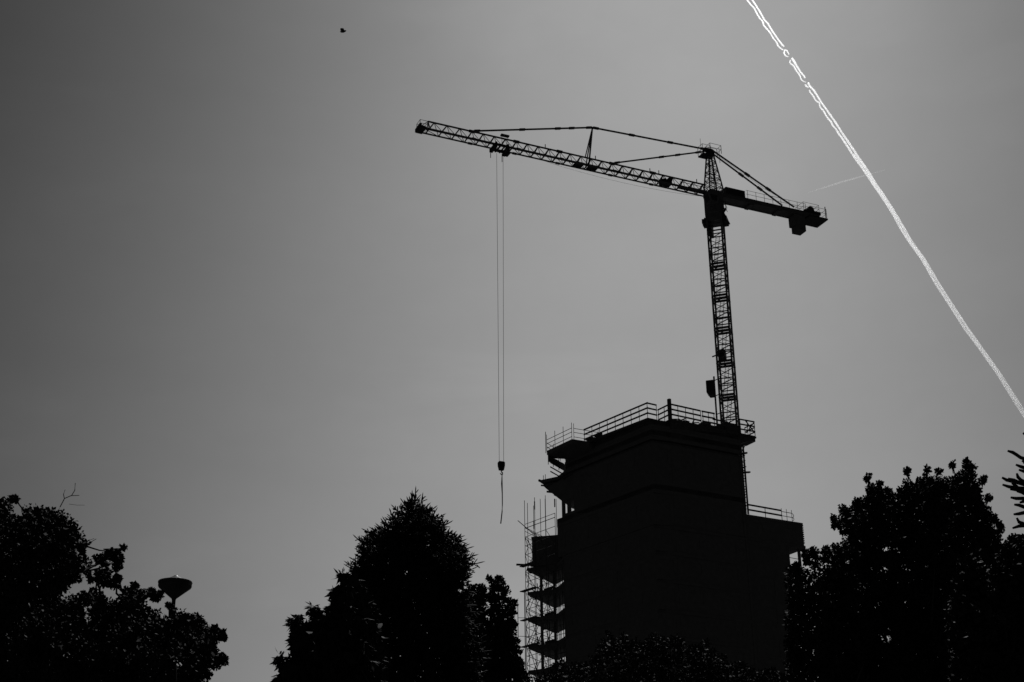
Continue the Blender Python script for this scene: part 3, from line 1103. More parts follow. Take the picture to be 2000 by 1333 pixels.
m_.tube([(*cpl, zhb0 + .02), (*cpl, zhb0 - .16)], .06, 8)
for k in range(12):
    a = math.radians(80 - k * 25)
    pts.append((*(cpl - J * (.13 * math.cos(a))), zhb0 - .30 + .13 * math.sin(a)))
m_.tube(pts, [.045, .05, .055, .06, .06, .06, .055, .05, .045, .04, .03, .015], 8)
m_.build('hook', DARKST, hb)
# sling hanging from the hook: a thing of its own
m_ = MB()
px_c = [(980.5, 930), (980.2, 945), (981, 965), (981.2, 985), (980.6, 1000), (979.3, 1012), (978, 1023)]
pts = [tuple(jpt(x, y)) for x, y in px_c]
m_.tube(pts, [.05, .09, .06, .055, .055, .055, .06], 6)
ring = []
cz = jpt(980.4, 929)
for k in range(13):
    a = 2 * math.pi * k / 12
    ring.append((cz[0] - J[0] * .09 * math.cos(a), cz[1] - J[1] * .09 * math.cos(a), cz[2] + .14 + .16 * math.sin(a)))
m_.tube(ring, .025, 5)
sl = m_.build('lifting_sling', DARKST, at=tuple(jpt(980, 930)))
sl['label'] = 'single dark chain sling hanging from the crane hook, its free end swinging slightly left'
sl['category'] = 'sling'

# hoist mast and cage beside the crane mast
hz0 = zat(MP, 840)
hm = MP - e1 * 1.38 - e2 * .2
hst = root('construction_hoist', (hm[0], hm[1], 0), 'narrow vertical rail carrying a boxy dark hoist cage just left of the crane mast', 'hoist')
ztop = zat(hm, 736)
bar('guide_rail', (*hm, 0), (*hm, ztop), .17, GALV, hst)
m_ = MB(); cc_ = hm - e1 * .40
za_, zb_ = zat(hm, 772), zat(hm, 745)
m_.prism([cc_ + e1 * a + e2 * b for a, b in ((-.2, -.45), (.36, -.45), (.36, .45), (-.2, .45))], za_ - .1, za_ + .2, top=[cc_ + e1 * a + e2 * b for a, b in ((-.42, -.5), (.36, -.5), (.36, .5), (-.42, .5))])
m_.prism([cc_ + e1 * a + e2 * b for a, b in ((-.42, -.5), (.36, -.5), (.36, .5), (-.42, .5))], za_ + .2, zb_)
cg = m_.build('cage', DARKST, hst)
for k in range(6):
    c = cc_ + e1 * (-.42 + .12 * k) - e2 * .5
    bar('cage_rib', (*c, za_ + .25), (*c, zb_ - .05), .04, DARKST, hst)
for py in (744, 774, 810):
    bar('wall_tie', (*hm, zat(hm, py)), (*(MP - e1 * .7 - e2 * .7), zat(hm, py)), .07, GALV, hst)
for k in range(5):
    z = zat(hm, 840) - 3 - k * 8
    bar('wall_tie', (*hm, z), (*(MP - e1 * .7 - e2 * .7), z), .07, GALV, hst)

# outrigger lever on the mast
bar('cable_arm', (*(MP - e1 * .5), zat(MP, 690)), (*(MP - e1 * 1.45), zat(MP, 694)), .12, STEEL, crane)
m_ = MB(); m_.box(MP - e1 * .3, e1, e2, .7, 1.2, zat(MP, 700), zat(MP, 686)); m_.build('junction_box', DARKST, crane)

# ================================================================== STREET LAMP
LD = 25.0
lp = atY(339.6, 1170, LD)
lx = lp[0]
pxm = 1 / (F_PX / (LD * math.cos(PITCH) + (lp[2] - 1.6) * math.sin(PITCH)))
lamp = root('street_lamp', (lx, LD, 0), 'tall lamp with an inverted-cone head and shallow pale cap among the left trees', 'street lamp')
zc = lp[2]
zr = zat((lx, LD), 1147); zr2 = zat((lx, LD), 1139); zt = zat((lx, LD), 1131)
rr = 32.5 * pxm
m_ = MB(); m_.lathe((lx, LD), [(.035, zc - .02), (.04, zc), (rr - .01, zr - .01), (rr, zr + .01), (rr, zr2 + .0)], 28); m_.build('lamp_head', DARKST, lamp, smooth=False)
m_ = MB(); m_.lathe((lx, LD), [(rr + .008, zr2 + .001), (rr + .004, zr2 + .02), (rr * .5, (zr2 + zt) / 2 + .03), (.05, zt + .04), (.03, zt + .055)], 28); m_.build('lamp_cap', LAMPCAP, lamp)
m_ = MB(); m_.lathe((lx, LD), [(.035, zat((lx, LD), 1187)), (.033, zc)], 12); m_.build('pole_top', DARKST, lamp)
m_ = MB(); m_.lathe((lx, LD), [(.075, 0), (.075, 1.2), (.052, 1.25), (.052, zat((lx, LD), 1187) - .001)], 14); m_.build('pole', DARKST, lamp)

# ================================================================== BIRD
bp_ = atY(670, 60.5, 46)
bird = root('bird', tuple(bp_), 'small dark bird banking high in the open sky at upper left, one wing catching light', 'bird')
X = np.array([1, 0, 0]); Zv = np.array([0, 0, 1]); Yv = np.array([0, 1, 0])
m_ = MB(); m_.tube([tuple(bp_ + v) for v in ([-.11, 0, -.04], [-.07, .02, -.03], [0, .05, 0], [.07, .06, .03], [.11, .06, .04])], [.01, .035, .05, .035, .012], 8); m_.build('body', FEATHER, bird, smooth=True)
for sx, dz in ((-1, .07), (1, -.035)):
    m_ = MB()
    a = bp_ + np.array([-.02 * sx, .04, 0.01]); t = bp_ + np.array([.10 * -sx * -1 * 0 - .05 * sx, -.18 * sx, dz])
    v = [a + [-.05, 0, -.02], a + [.06, 0, .03], (a + t) / 2 + [.07, 0, .05], t + [.02, 0, .02], t + [-.03, 0, 0], (a + t) / 2 + [-.06, 0, -.01]]
    v2 = [p + np.array([0, .0, .012]) for p in v]
    m_.add(v + v2, [tuple(reversed(range(6))), tuple(range(6, 12))] + [(i, (i + 1) % 6, 6 + (i + 1) % 6, 6 + i) for i in range(6)])
    m_.build('wing', FEATHER, bird)

# ================================================================== CONTRAILS
def vapour(name, dens, g=0.8):
    m = bpy.data.materials.new(name); m.use_nodes = True
    t = m.node_tree
    t.nodes.remove(t.nodes['Principled BSDF'])
    v = t.nodes.new('ShaderNodeVolumePrincipled')
    v.inputs['Density'].default_value = dens
    v.inputs['Anisotropy'].default_value = g
    v.inputs['Color'].default_value = (1, 1, 1, 1)
    t.links.new(v.outputs[0], t.nodes['Material Output'].inputs['Volume'])
    return m


VAP = vapour('ice_vapour', 0.05)
VAPF = vapour('thin_ice_vapour', 0.0045)
ALT = 9000.0


def vap_pt(px, py, alt=ALT):
    return tuple(atZ(px, py, alt))


def crop_pts(lst, ox, oy, k):
    return [(ox + x / k, oy + y / k) for x, y in lst]


def strand(parent, px, wpx, mat, name='vapour_strand', alt=ALT):
    px = np.array(px, float)
    # resample for smoothness
    d = np.r_[0, np.cumsum(np.hypot(*np.diff(px, axis=0).T))]
    m = max(6, int(d[-1] / 4))
    tt = np.linspace(0, d[-1], m)
    xs = np.interp(tt, d, px[:, 0]); ys = np.interp(tt, d, px[:, 1])
    for _ in range(0):
        xs[1:-1] = (xs[:-2] + 2 * xs[1:-1] + xs[2:]) / 4; ys[1:-1] = (ys[:-2] + 2 * ys[1:-1] + ys[2:]) / 4
    ww = np.interp(tt / d[-1], np.linspace(0, 1, len(wpx)), wpx)
    P_ = [vap_pt(a, b, alt) for a, b in zip(xs, ys)]
    rad = [w / 2 * np.linalg.norm(np.array(p) - CAM) / F_PX * (1 + .1 * random.uniform(-1, 1)) for w, p in zip(ww, P_)]
    mb = MB(); mb.tube(P_, rad, 7)
    return mb.build(name, mat, parent)


k1 = 4.443
R1 = crop_pts([(112, -30), (130, 0), (160, 45), (200, 110), (235, 175), (262, 200), (300, 265), (345, 330), (385, 385), (405, 405)], 1440, 0, k1)
R1b = crop_pts([(410, 435), (430, 440), (450, 475)], 1440, 0, k1)
R2 = crop_pts([(475, 508), (490, 530), (520, 580), (550, 630), (575, 655), (588, 678)], 1440, 0, k1)
R3_ = crop_pts([(615, 720), (630, 750), (660, 780), (690, 825), (725, 885), (765, 940), (800, 990), (850, 1060), (900, 1140), (950, 1215), (1030, 1333)], 1440, 0, k1)
L1 = crop_pts([(75, -30), (95, 0), (125, 40), (155, 70), (180, 120), (205, 160), (230, 185), (235, 215), (260, 245), (295, 285), (315, 325), (350, 365), (360, 395), (385, 420), (405, 430)], 1440, 0, k1)
L1b = crop_pts([(412, 436), (405, 455), (408, 475), (425, 490), (445, 495)], 1440, 0, k1)
L2 = crop_pts([(466, 522), (458, 545), (495, 570), (515, 610), (545, 650), (553, 668), (557, 690), (578, 706), (600, 712)], 1440, 0, k1)
L2b = crop_pts([(592, 738), (600, 752), (618, 760)], 1440, 0, k1)
L3 = crop_pts([(632, 780), (638, 800), (665, 830), (685, 870), (722, 893), (718, 915), (735, 942), (752, 955), (775, 1000), (800, 1035), (820, 1055), (835, 1090), (860, 1115), (890, 1165), (910, 1190), (950, 1250), (1003, 1333)], 1440, 0, k1)
k2 = 2.563
R4 = crop_pts([(335, 0), (405, 100), (440, 160), (480, 215), (540, 310), (575, 370), (615, 440), (680, 530), (745, 640), (815, 750), (900, 880), (950, 950), (1050, 1090), (1179, 1290), (1230, 1370)], 1540, 300, k2)
L4 = [(x - 4.3 + .9 * math.sin(y * .35), y + 2.0) for x, y in R4]
L1 = [(x - 1.6, y + .9) for x, y in L1]; L3 = [(x - 1.3, y + .8) for x, y in L3]; L2 = [(x - 1.0, y + .6) for x, y in L2]
trail = root('contrail', vap_pt(1600, 210), 'bright white double contrail crossing the sky diagonally at right, twisted into knots near the top', 'contrail')
WL[trail.name] = Vector(vap_pt(1600, 210))
for px, w in ((R1, (3, 3.4, 3.2)), (R1b, (3.4, 2.2)), (R2, (5, 3.6, 3.2)), (R3_, (4, 3.4, 3.8, 4.6)), (L1, (2.9, 3.2, 2.9)), (L1b, (2.7, 3.2, 2.1)),
              (L2, (2.9, 3.1, 2.9, 2.0)), (L2b, (3.8, 2.4)), (L3, (2.9, 3.2, 3.6, 4.2)), (R4, (5.0, 4.6, 4.4, 4.4, 4.6)), (L4, (4.8, 4.4, 4.2, 4.2, 4.4))):
    strand(trail, px, w, VAP)
t2_ = root('contrail', vap_pt(1660, 350, 11000), 'short faint thin contrail just right of the counter-jib, crossing behind the bright trail', 'contrail')
WL[t2_.name] = Vector(vap_pt(1660, 350, 11000))
strand(t2_, [(1575, 378), (1600, 370), (1640, 357), (1690, 343), (1730, 332)], (1.0, 3.4, 3.8, 3.4, 1.4), VAPF, alt=11000)


# ================================================================== TREES
def inside(poly, X_, Y_):
    poly = np.array(poly, float); n = len(poly)
    r = np.zeros(X_.shape, bool)
    for i in range(n):
        x1, y1 = poly[i]; x2, y2 = poly[(i + 1) % n]
        c = ((y1 > Y_) != (y2 > Y_)) & (X_ < (x2 - x1) * (Y_ - y1) / (y2 - y1 + 1e-12) + x1)
        r ^= c
    return r


def edge_dist(poly, X_, Y_):
    poly = np.array(poly, float); n = len(poly)
    best = np.full(X_.shape, 1e9)
    for i in range(n):
        a = poly[i]; b = poly[(i + 1) % n]
        ab = b - a; L2_ = ab @ ab + 1e-9
        t = np.clip(((X_ - a[0]) * ab[0] + (Y_ - a[1]) * ab[1]) / L2_, 0, 1)
        best = np.minimum(best, np.hypot(X_ - a[0] - t * ab[0], Y_ - a[1] - t * ab[1]))
    return best


def sample_poly(poly, n, holes=(), inset=0.0):
    p = np.array(poly, float)
    lo, hi = p.min(0), p.max(0)
    out = []; cnt = 0
    while cnt < n:
        X_ = rng.uniform(lo[0], hi[0], n * 2); Y_ = rng.uniform(lo[1], hi[1], n * 2)
        m = inside(poly, X_, Y_)
        d = edge_dist(poly, X_, Y_)
        m &= d > inset * rng.random(n * 2)
        for h, keep in holes:
            m &= ~inside(h, X_, Y_) | (rng.random(n * 2) < keep)
        out.append(np.c_[X_[m], Y_[m], d[m]]); cnt += int(m.sum())
    return np.concatenate(out)[:n]


def big_mesh(name, V, quads, mat, parent):
    base = np.array(WL[parent.name])
    V = V - base
    me = bpy.data.meshes.new(name)
    nv, nq = len(V), len(quads); k = quads.shape[1]
    me.vertices.add(nv); me.vertices.foreach_set('co', V.astype(np.float32).ravel())
    me.loops.add(nq * k); me.loops.foreach_set('vertex_index', quads.astype(np.int32).ravel())
    me.polygons.add(nq); me.polygons.foreach_set('loop_start', np.arange(0, nq * k, k, dtype=np.int32))
    me.materials.append(mat)
    me.update(calc_edges=True)
    o = bpy.data.objects.new(name, me); COL.objects.link(o); o.parent = parent
    return o


def unit(v): return v / (np.linalg.norm(v, axis=-1, keepdims=True) + 1e-9)


def leaf_quads(P, D, L, W, bend=.25):
    """kite-shaped leaves"""
    n = len(P)
    side = unit(np.cross(D, rng.normal(size=(n, 3))))
    nrm = unit(np.cross(D, side))
    L = L[:, None]; W = W[:, None]
    a = P
    b = P + D * L * .45 + side * W * .5 - nrm * L * bend * .15
    c = P + D * L - nrm * L * bend * .5
    d = P + D * L * .45 - side * W * .5 - nrm * L * bend * .15
    V = np.stack([a, b, c, d], 1).reshape(-1, 3)
    Q = np.arange(n * 4).reshape(-1, 4)
    return V, Q


def spike_tris(P, D, L, W):
    """thin three-sided spindles"""
    n = len(P)
    s1 = unit(np.cross(D, rng.normal(size=(n, 3)))); s2 = np.cross(D, s1)
    vs = [P + s1 * W[:, None] * .4]
    for k in range(3):
        a = 2 * math.pi * k / 3
        vs.append(P + D * (L * .35)[:, None] + (s1 * math.cos(a) + s2 * math.sin(a)) * W[:, None] * .5)
    for k in range(3):
        a = 2 * math.pi * k / 3
        vs.append(P + D * (L * .85)[:, None] + (s1 * math.cos(a) + s2 * math.sin(a)) * W[:, None] * .42)
    vs.append(P + D * L[:, None])
    V = np.stack(vs, 1).reshape(-1, 3)
    b = np.arange(n)[:, None] * 8
    tr = []
    for k in range(3):
        j = (k + 1) % 3
        tr += [b + [0, 1 + k, 1 + j]]
        tr += [b + [1 + k, 4 + k, 4 + j]]; tr += [b + [1 + k, 4 + j, 1 + j]]
        tr += [b + [4 + k, 7, 4 + j]]
    return V, np.concatenate(tr)


def make_trunk(parent, x, D, z_fork, r0, targets, lean=0.0, mat=BARK):
    m = MB()
    pts = []; rad = []
    for k in range(9):
        f = k / 8
        pts.append((x + lean * f + .12 * r0 * math.sin(5 * f + x), D + .1 * r0 * math.cos(4 * f), -.1 + (z_fork + .1) * f)); rad.append(r0 * (1.25 if k == 0 else 1) * (1 - .5 * f))
    m.tube(pts, rad, 10)
    top = np.array(pts[-1])
    for t in targets:
        t = np.array(t); f0 = random.uniform(.55, 1.0)
        i0 = int(f0 * 8); s = np.array(pts[i0]); rs = rad[i0] * .5
        mid1 = s + (t - s) * .4 + rng.normal(size=3) * .12 * np.linalg.norm(t - s) * .5
        mid2 = s + (t - s) * .75 + rng.normal(size=3) * .06 * np.linalg.norm(t - s)
        mid1[2] -= .03 * np.linalg.norm(t - s)
        m.tube([s, mid1, mid2, t], [rs, rs * .62, rs * .35, .008], 6)
    return m.build('trunk', mat, parent, smooth=True)


def broadleaf(label, poly, D, leaf, n_cl, per, r_px, thick, trunk_px, r0=.2, holes=(), group='broadleaf trees in the foreground', droop=0.0,
              lobes=(), mat=LEAF, wratio=.75, name='deciduous_tree', edge=1.0, z_fork=None, up=0.0, fill=1.0):
    scale = D * math.cos(PITCH) / F_PX * 1.12           # metres per pixel, roughly
    c = atY(trunk_px, 1250, D)
    o = root(name, (c[0], D, 0), label, 'tree', group)
    C_ = sample_poly(poly, n_cl, holes, inset=r_px * .55 * edge)
    for (lx_, ly_, lr, ln) in lobes:                    # small separate sprays
        a = rng.uniform(0, 2 * math.pi, ln); rr_ = lr * np.sqrt(rng.random(ln))
        th_ = rng.uniform(.6, 2.5); u_, v_ = rr_ * np.cos(a) * 1.35, rr_ * np.sin(a) * .55
        C_ = np.r_[C_, np.c_[lx_ + u_ * math.cos(th_) - v_ * math.sin(th_), ly_ - u_ * math.sin(th_) - v_ * math.cos(th_), rng.uniform(.3, 3.0, ln)]]
    Rm = 90.0
    t = np.sqrt(np.clip(C_[:, 2], 2, Rm) / Rm) * thick
    Yd = D + rng.uniform(-1, 1, len(C_)) * t
    P = atY(C_[:, 0], C_[:, 1], Yd)
    rad = np.minimum(r_px, 3.0 + C_[:, 2] * .9) * scale
    idx = np.repeat(np.arange(len(P)), per)
    n = len(idx)
    off_ = rng.normal(size=(n, 3)) * np.array([.5, .5, .42])
    on_ = np.linalg.norm(off_, axis=1, keepdims=True)
    off_ = off_ / np.maximum(on_ / .95, 1) * rad[idx][:, None]
    LP = P[idx] + off_
    Dv = unit(unit(off_) * .7 + rng.normal(size=(n, 3)) * .7 + np.array([0, 0, up - droop * 1.3]))
    L = leaf * rng.uniform(.6, 1.25, n)
    V, Q = leaf_quads(LP, Dv, L, L * wratio, bend=.5)
    # fuller, larger-leaved sprays deep inside the crown
    I_ = sample_poly(poly, int(n_cl * 9 * fill), [(h, kp * .25) for h, kp in holes], inset=0)
    I_ = I_[I_[:, 2] > r_px * .95]
    Yi = D + rng.uniform(-1, 1, len(I_)) * np.sqrt(np.clip(I_[:, 2], 2, Rm) / Rm) * thick * .8
    Pi = atY(I_[:, 0], I_[:, 1], Yi)
    Li = leaf * rng.uniform(1.2, 1.9, len(Pi))
    V2, Q2 = leaf_quads(Pi, unit(rng.normal(size=Pi.shape)), Li, Li * .8, bend=.5)
    V = np.concatenate([V, V2]); Q = np.concatenate([Q, Q2 + len(V) - len(V2)])
    cr = big_mesh('crown', V, Q, mat, o)
    deep = P[C_[:, 2] > 22]
    tg = deep[rng.choice(len(deep), min(len(deep), 46), replace=False)]
    sh = P[(C_[:, 2] > 7)]
    for lb in lobes:
        lm = MB()
        e0 = atY(lb[0], lb[1], D)
        s0 = sh[np.argmin(np.linalg.norm((sh - e0) * np.array([1, .35, 1]), axis=1))]
        s0 = s0 - np.array([0, 0, .004 * D])
        lm.tube([s0, (s0 + e0) / 2 + rng.normal(size=3) * .04, e0], [.022, .016, .008], 5)
        for q_ in ((.6, -.5), (-.6, .2), (.1, -.8)):
            e1_ = atY(lb[0] + lb[2] * q_[0], lb[1] + lb[2] * q_[1], D)
            lm.tube([s0 + (e0 - s0) * .6, e1_], [.012, .005], 5)
        lm.build('limb', BARK, o)
    zf = z_fork or float(atY(trunk_px, 1300, D)[2])
    make_trunk(o, c[0], D, zf, r0, tg)
    return o


# left: tall dense tree
o1 = broadleaf('tall dense broadleaf tree at the left edge with dead twigs on top',
               [(-140, 975), (-60, 962), (0, 968), (22, 972), (22, 988), (33, 1000), (48, 986), (72, 984), (98, 984), (120, 992), (136, 1006), (150, 1022), (160, 1040), (163, 1055), (148, 1066), (146, 1080), (170, 1090), (192, 1098), (190, 1112), (165, 1120), (140, 1140), (125, 1175), (130, 1230), (120, 1300), (110, 1420), (90, 1560), (-60, 1620), (-150, 1500)],
               32, .075, 1500, 40, 13, 2.6, 10, r0=.26, fill=1.8,
               lobes=[(27, 972, 5, 5), (222, 1088, 20, 22), (200, 1100, 14, 10), (235, 1080, 11, 8), (205, 1122, 12, 6), (158, 1068, 9, 5), (168, 1062, 5, 2), (150, 1128, 14, 6), (176, 1128, 9, 3), (228, 1098, 12, 8)])
for seg, rd in (([(117, 991), (126, 974), (140, 968), (146, 958), (147, 944)], 1.1), ([(126, 975), (124, 966), (127, 957)], .9), ([(140, 968.5), (155, 968)], .8), ([(135, 985), (150, 987), (165, 987)], .45),
                ([(160, 1067), (176, 1060), (188, 1053)], .8), ([(168, 1064), (169, 1058), (184, 1052)], .6)):
    tw_ = MB(); tw_.tube([tuple(atY(a, b, 31.6)) for a, b in seg], [rd * 31 / F_PX * (1 - .35 * k / len(seg)) for k in range(len(seg))], 5); tw_.build('bare_twig', BARK, o1)
# left: lower small-leaved tree beside the lamp
broadleaf('lower spreading small-leaved tree in front of the street lamp at left',
          [(60, 1190), (110, 1180), (150, 1160), (178, 1152), (205, 1160), (225, 1172), (236, 1150), (255, 1150), (280, 1153), (300, 1168), (308, 1188), (318, 1205), (334, 1212), (337, 1192), (352, 1190), (375, 1200), (396, 1205), (405, 1228), (424, 1236), (440, 1240), (424, 1256), (432, 1270), (440, 1290), (424, 1305), (408, 1322), (398, 1350), (380, 1450), (300, 1540), (150, 1560), (40, 1480), (20, 1250)],
          21, .05, 1500, 40, 12, 2.2, 240, r0=.14, fill=2.6,
          holes=[([(112, 1205), (150, 1205), (150, 1225), (112, 1225)], .35), ([(60, 1250), (100, 1250), (100, 1300), (60, 1300)], .35), ([(160, 1175), (185, 1175), (185, 1222), (160, 1222)], .35), ([(115, 1270), (165, 1270), (165, 1290), (115, 1290)], .35), ([(275, 1172), (298, 1172), (298, 1202), (275, 1202)], .3), ([(335, 1285), (362, 1285), (362, 1312), (335, 1312)], .4)],
          lobes=[(205, 1132, 16, 12), (228, 1138, 10, 8), (190, 1130, 8, 4), (300, 1160, 10, 8), (262, 1148, 6, 5), (330, 1184, 5, 3), (418, 1236, 12, 8), (434, 1243, 8, 6), (435, 1288, 7, 6), (308, 1165, 7, 5)])
# centre: pointed-leaved tree left of the conifer
broadleaf('broadleaf tree with drooping pointed leaves at the left foot of the conifer',
          [(555, 1345), (552, 1318), (560, 1300), (574, 1288), (572, 1262), (576, 1235), (582, 1214), (596, 1218), (612, 1212), (608, 1196), (622, 1200), (642, 1204), (652, 1190), (652, 1165), (662, 1140), (672, 1128), (688, 1126), (705, 1140), (735, 1200), (750, 1290), (752, 1400), (720, 1520), (600, 1540), (550, 1450)],
          22, .115, 1100, 22, 11, 1.8, 660, r0=.13, droop=.8, wratio=.32,
          lobes=[(612, 1190, 7, 7), (620, 1200, 7, 6), (583, 1208, 9, 9), (548, 1290, 7, 8), (560, 1296, 8, 8), (547, 1327, 6, 7), (576, 1226, 8, 7), (572, 1250, 7, 5), (651, 1158, 8, 7), (670, 1126, 8, 6), (642, 1188, 6, 4), (560, 1312, 9, 6)])
# right of the conifer: upswept poplar-like trees
broadleaf('upswept poplar-like tree between the conifer and the scaffolding',
          [(905, 1175), (912, 1152), (925, 1143), (938, 1142), (949, 1150), (953, 1170), (956, 1150), (956, 1132), (964, 1138), (972, 1130), (980, 1130), (988, 1146), (994, 1158), (996, 1178), (1003, 1186), (1007, 1205), (1006, 1235), (1012, 1258), (1018, 1275), (1022, 1300), (1034, 1345), (1040, 1450), (980, 1540), (900, 1540), (860, 1450), (870, 1200)],
          42, .085, 1900, 30, 6.5, 1.8, 955, r0=.2, up=.9, fill=.35,
          holes=[([(918, 1150), (932, 1150), (932, 1190), (918, 1190)], .4), ([(948, 1170), (958, 1170), (962, 1215), (952, 1215)], .25), ([(978, 1180), (990, 1180), (988, 1230), (980, 1230)], .35)],
          lobes=[(956, 1130, 5, 4), (974, 1132, 5, 4), (1004, 1182, 5, 4)])
# right: big maple-like tree
broadleaf('large ragged broadleaf tree right of the unfinished high-rise, several pointed tops',
          [(1640, 1030), (1630, 1018), (1645, 1008), (1646, 996), (1662, 992), (1668, 984), (1684, 978), (1692, 962), (1694, 938), (1702, 946), (1716, 942), (1734, 952), (1746, 966), (1758, 955), (1768, 940), (1771, 928), (1782, 940), (1803, 932), (1815, 924), (1832, 932), (1855, 932), (1862, 918), (1872, 926), (1890, 914), (1902, 920), (1908, 938), (1922, 938), (1918, 965), (1928, 985), (1934, 1000), (1940, 1020), (1950, 1034), (1955, 1060), (1950, 1200), (1960, 1400), (1860, 1540), (1700, 1540), (1600, 1400), (1600, 1180), (1612, 1110), (1640, 1080), (1650, 1050)],
          40, .085, 3200, 36, 9, 3.0, 1790, r0=.28, fill=1.3,
          holes=[([(1718, 1062), (1735, 1066), (1742, 1080), (1724, 1076)], .3), ([(1750, 1068), (1768, 1080), (1766, 1102), (1756, 1090)], .3), ([(1716, 1098), (1736, 1104), (1748, 1126), (1728, 1120)], .3), ([(1762, 1100), (1778, 1106), (1772, 1126), (1760, 1120)], .3), ([(1640, 1090), (1662, 1082), (1664, 1106), (1646, 1110)], .35), ([(1718, 1238), (1742, 1234), (1748, 1256), (1722, 1262)], .4), ([(1635, 1178), (1652, 1176), (1650, 1196)], .5), ([(1640, 1272), (1658, 1276), (1648, 1290)], .5)],
          lobes=[(1694, 934, 4, 4), (1721, 943, 4, 3), (1771, 921, 4, 5), (1812, 918, 4, 3), (1832, 922, 4, 3), (1861, 908, 4, 4), (1890, 910, 9, 9), (1900, 913, 5, 4), (1922, 936, 5, 4), (1630, 1020, 8, 10), (1650, 1000, 8, 8), (1932, 975, 6, 5), (1945, 1020, 9, 7), (1954, 1032, 6, 4), (1673, 982, 7, 6)])
broadleaf('low thin-branched tree filling the gap at the right foot of the high-rise',
          [(1536, 1345), (1536, 1108), (1562, 1110), (1580, 1110), (1584, 1082), (1598, 1085), (1612, 1076), (1630, 1066), (1650, 1062), (1672, 1080), (1680, 1130), (1690, 1250), (1700, 1420), (1620, 1520), (1540, 1500)],
          36, .09, 620, 34, 11, 2.0, 1615, r0=.16,
          holes=[([(1562, 1092), (1582, 1092), (1590, 1116), (1560, 1112)], .12), ([(1598, 1095), (1628, 1095), (1630, 1115), (1600, 1112)], .2), ([(1578, 1118), (1610, 1108), (1610, 1120), (1585, 1124)], .5)],
          lobes=[(1548, 1112, 7, 6), (1558, 1106, 5, 3), (1574, 1084, 6, 5), (1588, 1080, 7, 5), (1612, 1072, 6, 4), (1577, 1098, 5, 4)])
# dark lower masses
broadleaf('dark low tree crown across the foot of the high-rise, sun glinting between its leaves',
          [(1010, 1345), (1030, 1325), (1065, 1316), (1092, 1290), (1120, 1298), (1150, 1282), (1172, 1262), (1182, 1226), (1196, 1250), (1222, 1236), (1250, 1250), (1275, 1232), (1300, 1252), (1322, 1240), (1350, 1262), (1380, 1248), (1398, 1272), (1425, 1290), (1450, 1288), (1490, 1312), (1540, 1300), (1590, 1345), (1560, 1480), (1400, 1560), (1150, 1560), (1010, 1460)],
          60, .11, 1700, 34, 9, 3.4, 1300, r0=.25, fill=.6)
broadleaf('dense shadowed tree low at the right behind the spruce',
          [(1860, 1345), (1850, 1180), (1875, 1100), (1915, 1065), (1945, 1050), (1968, 1052), (1990, 1040), (2020, 1030), (2120, 1020), (2180, 1200), (2160, 1450), (1980, 1560), (1870, 1500)],
          26, .08, 1300, 40, 12, 2.4, 2000, r0=.2, fill=2)


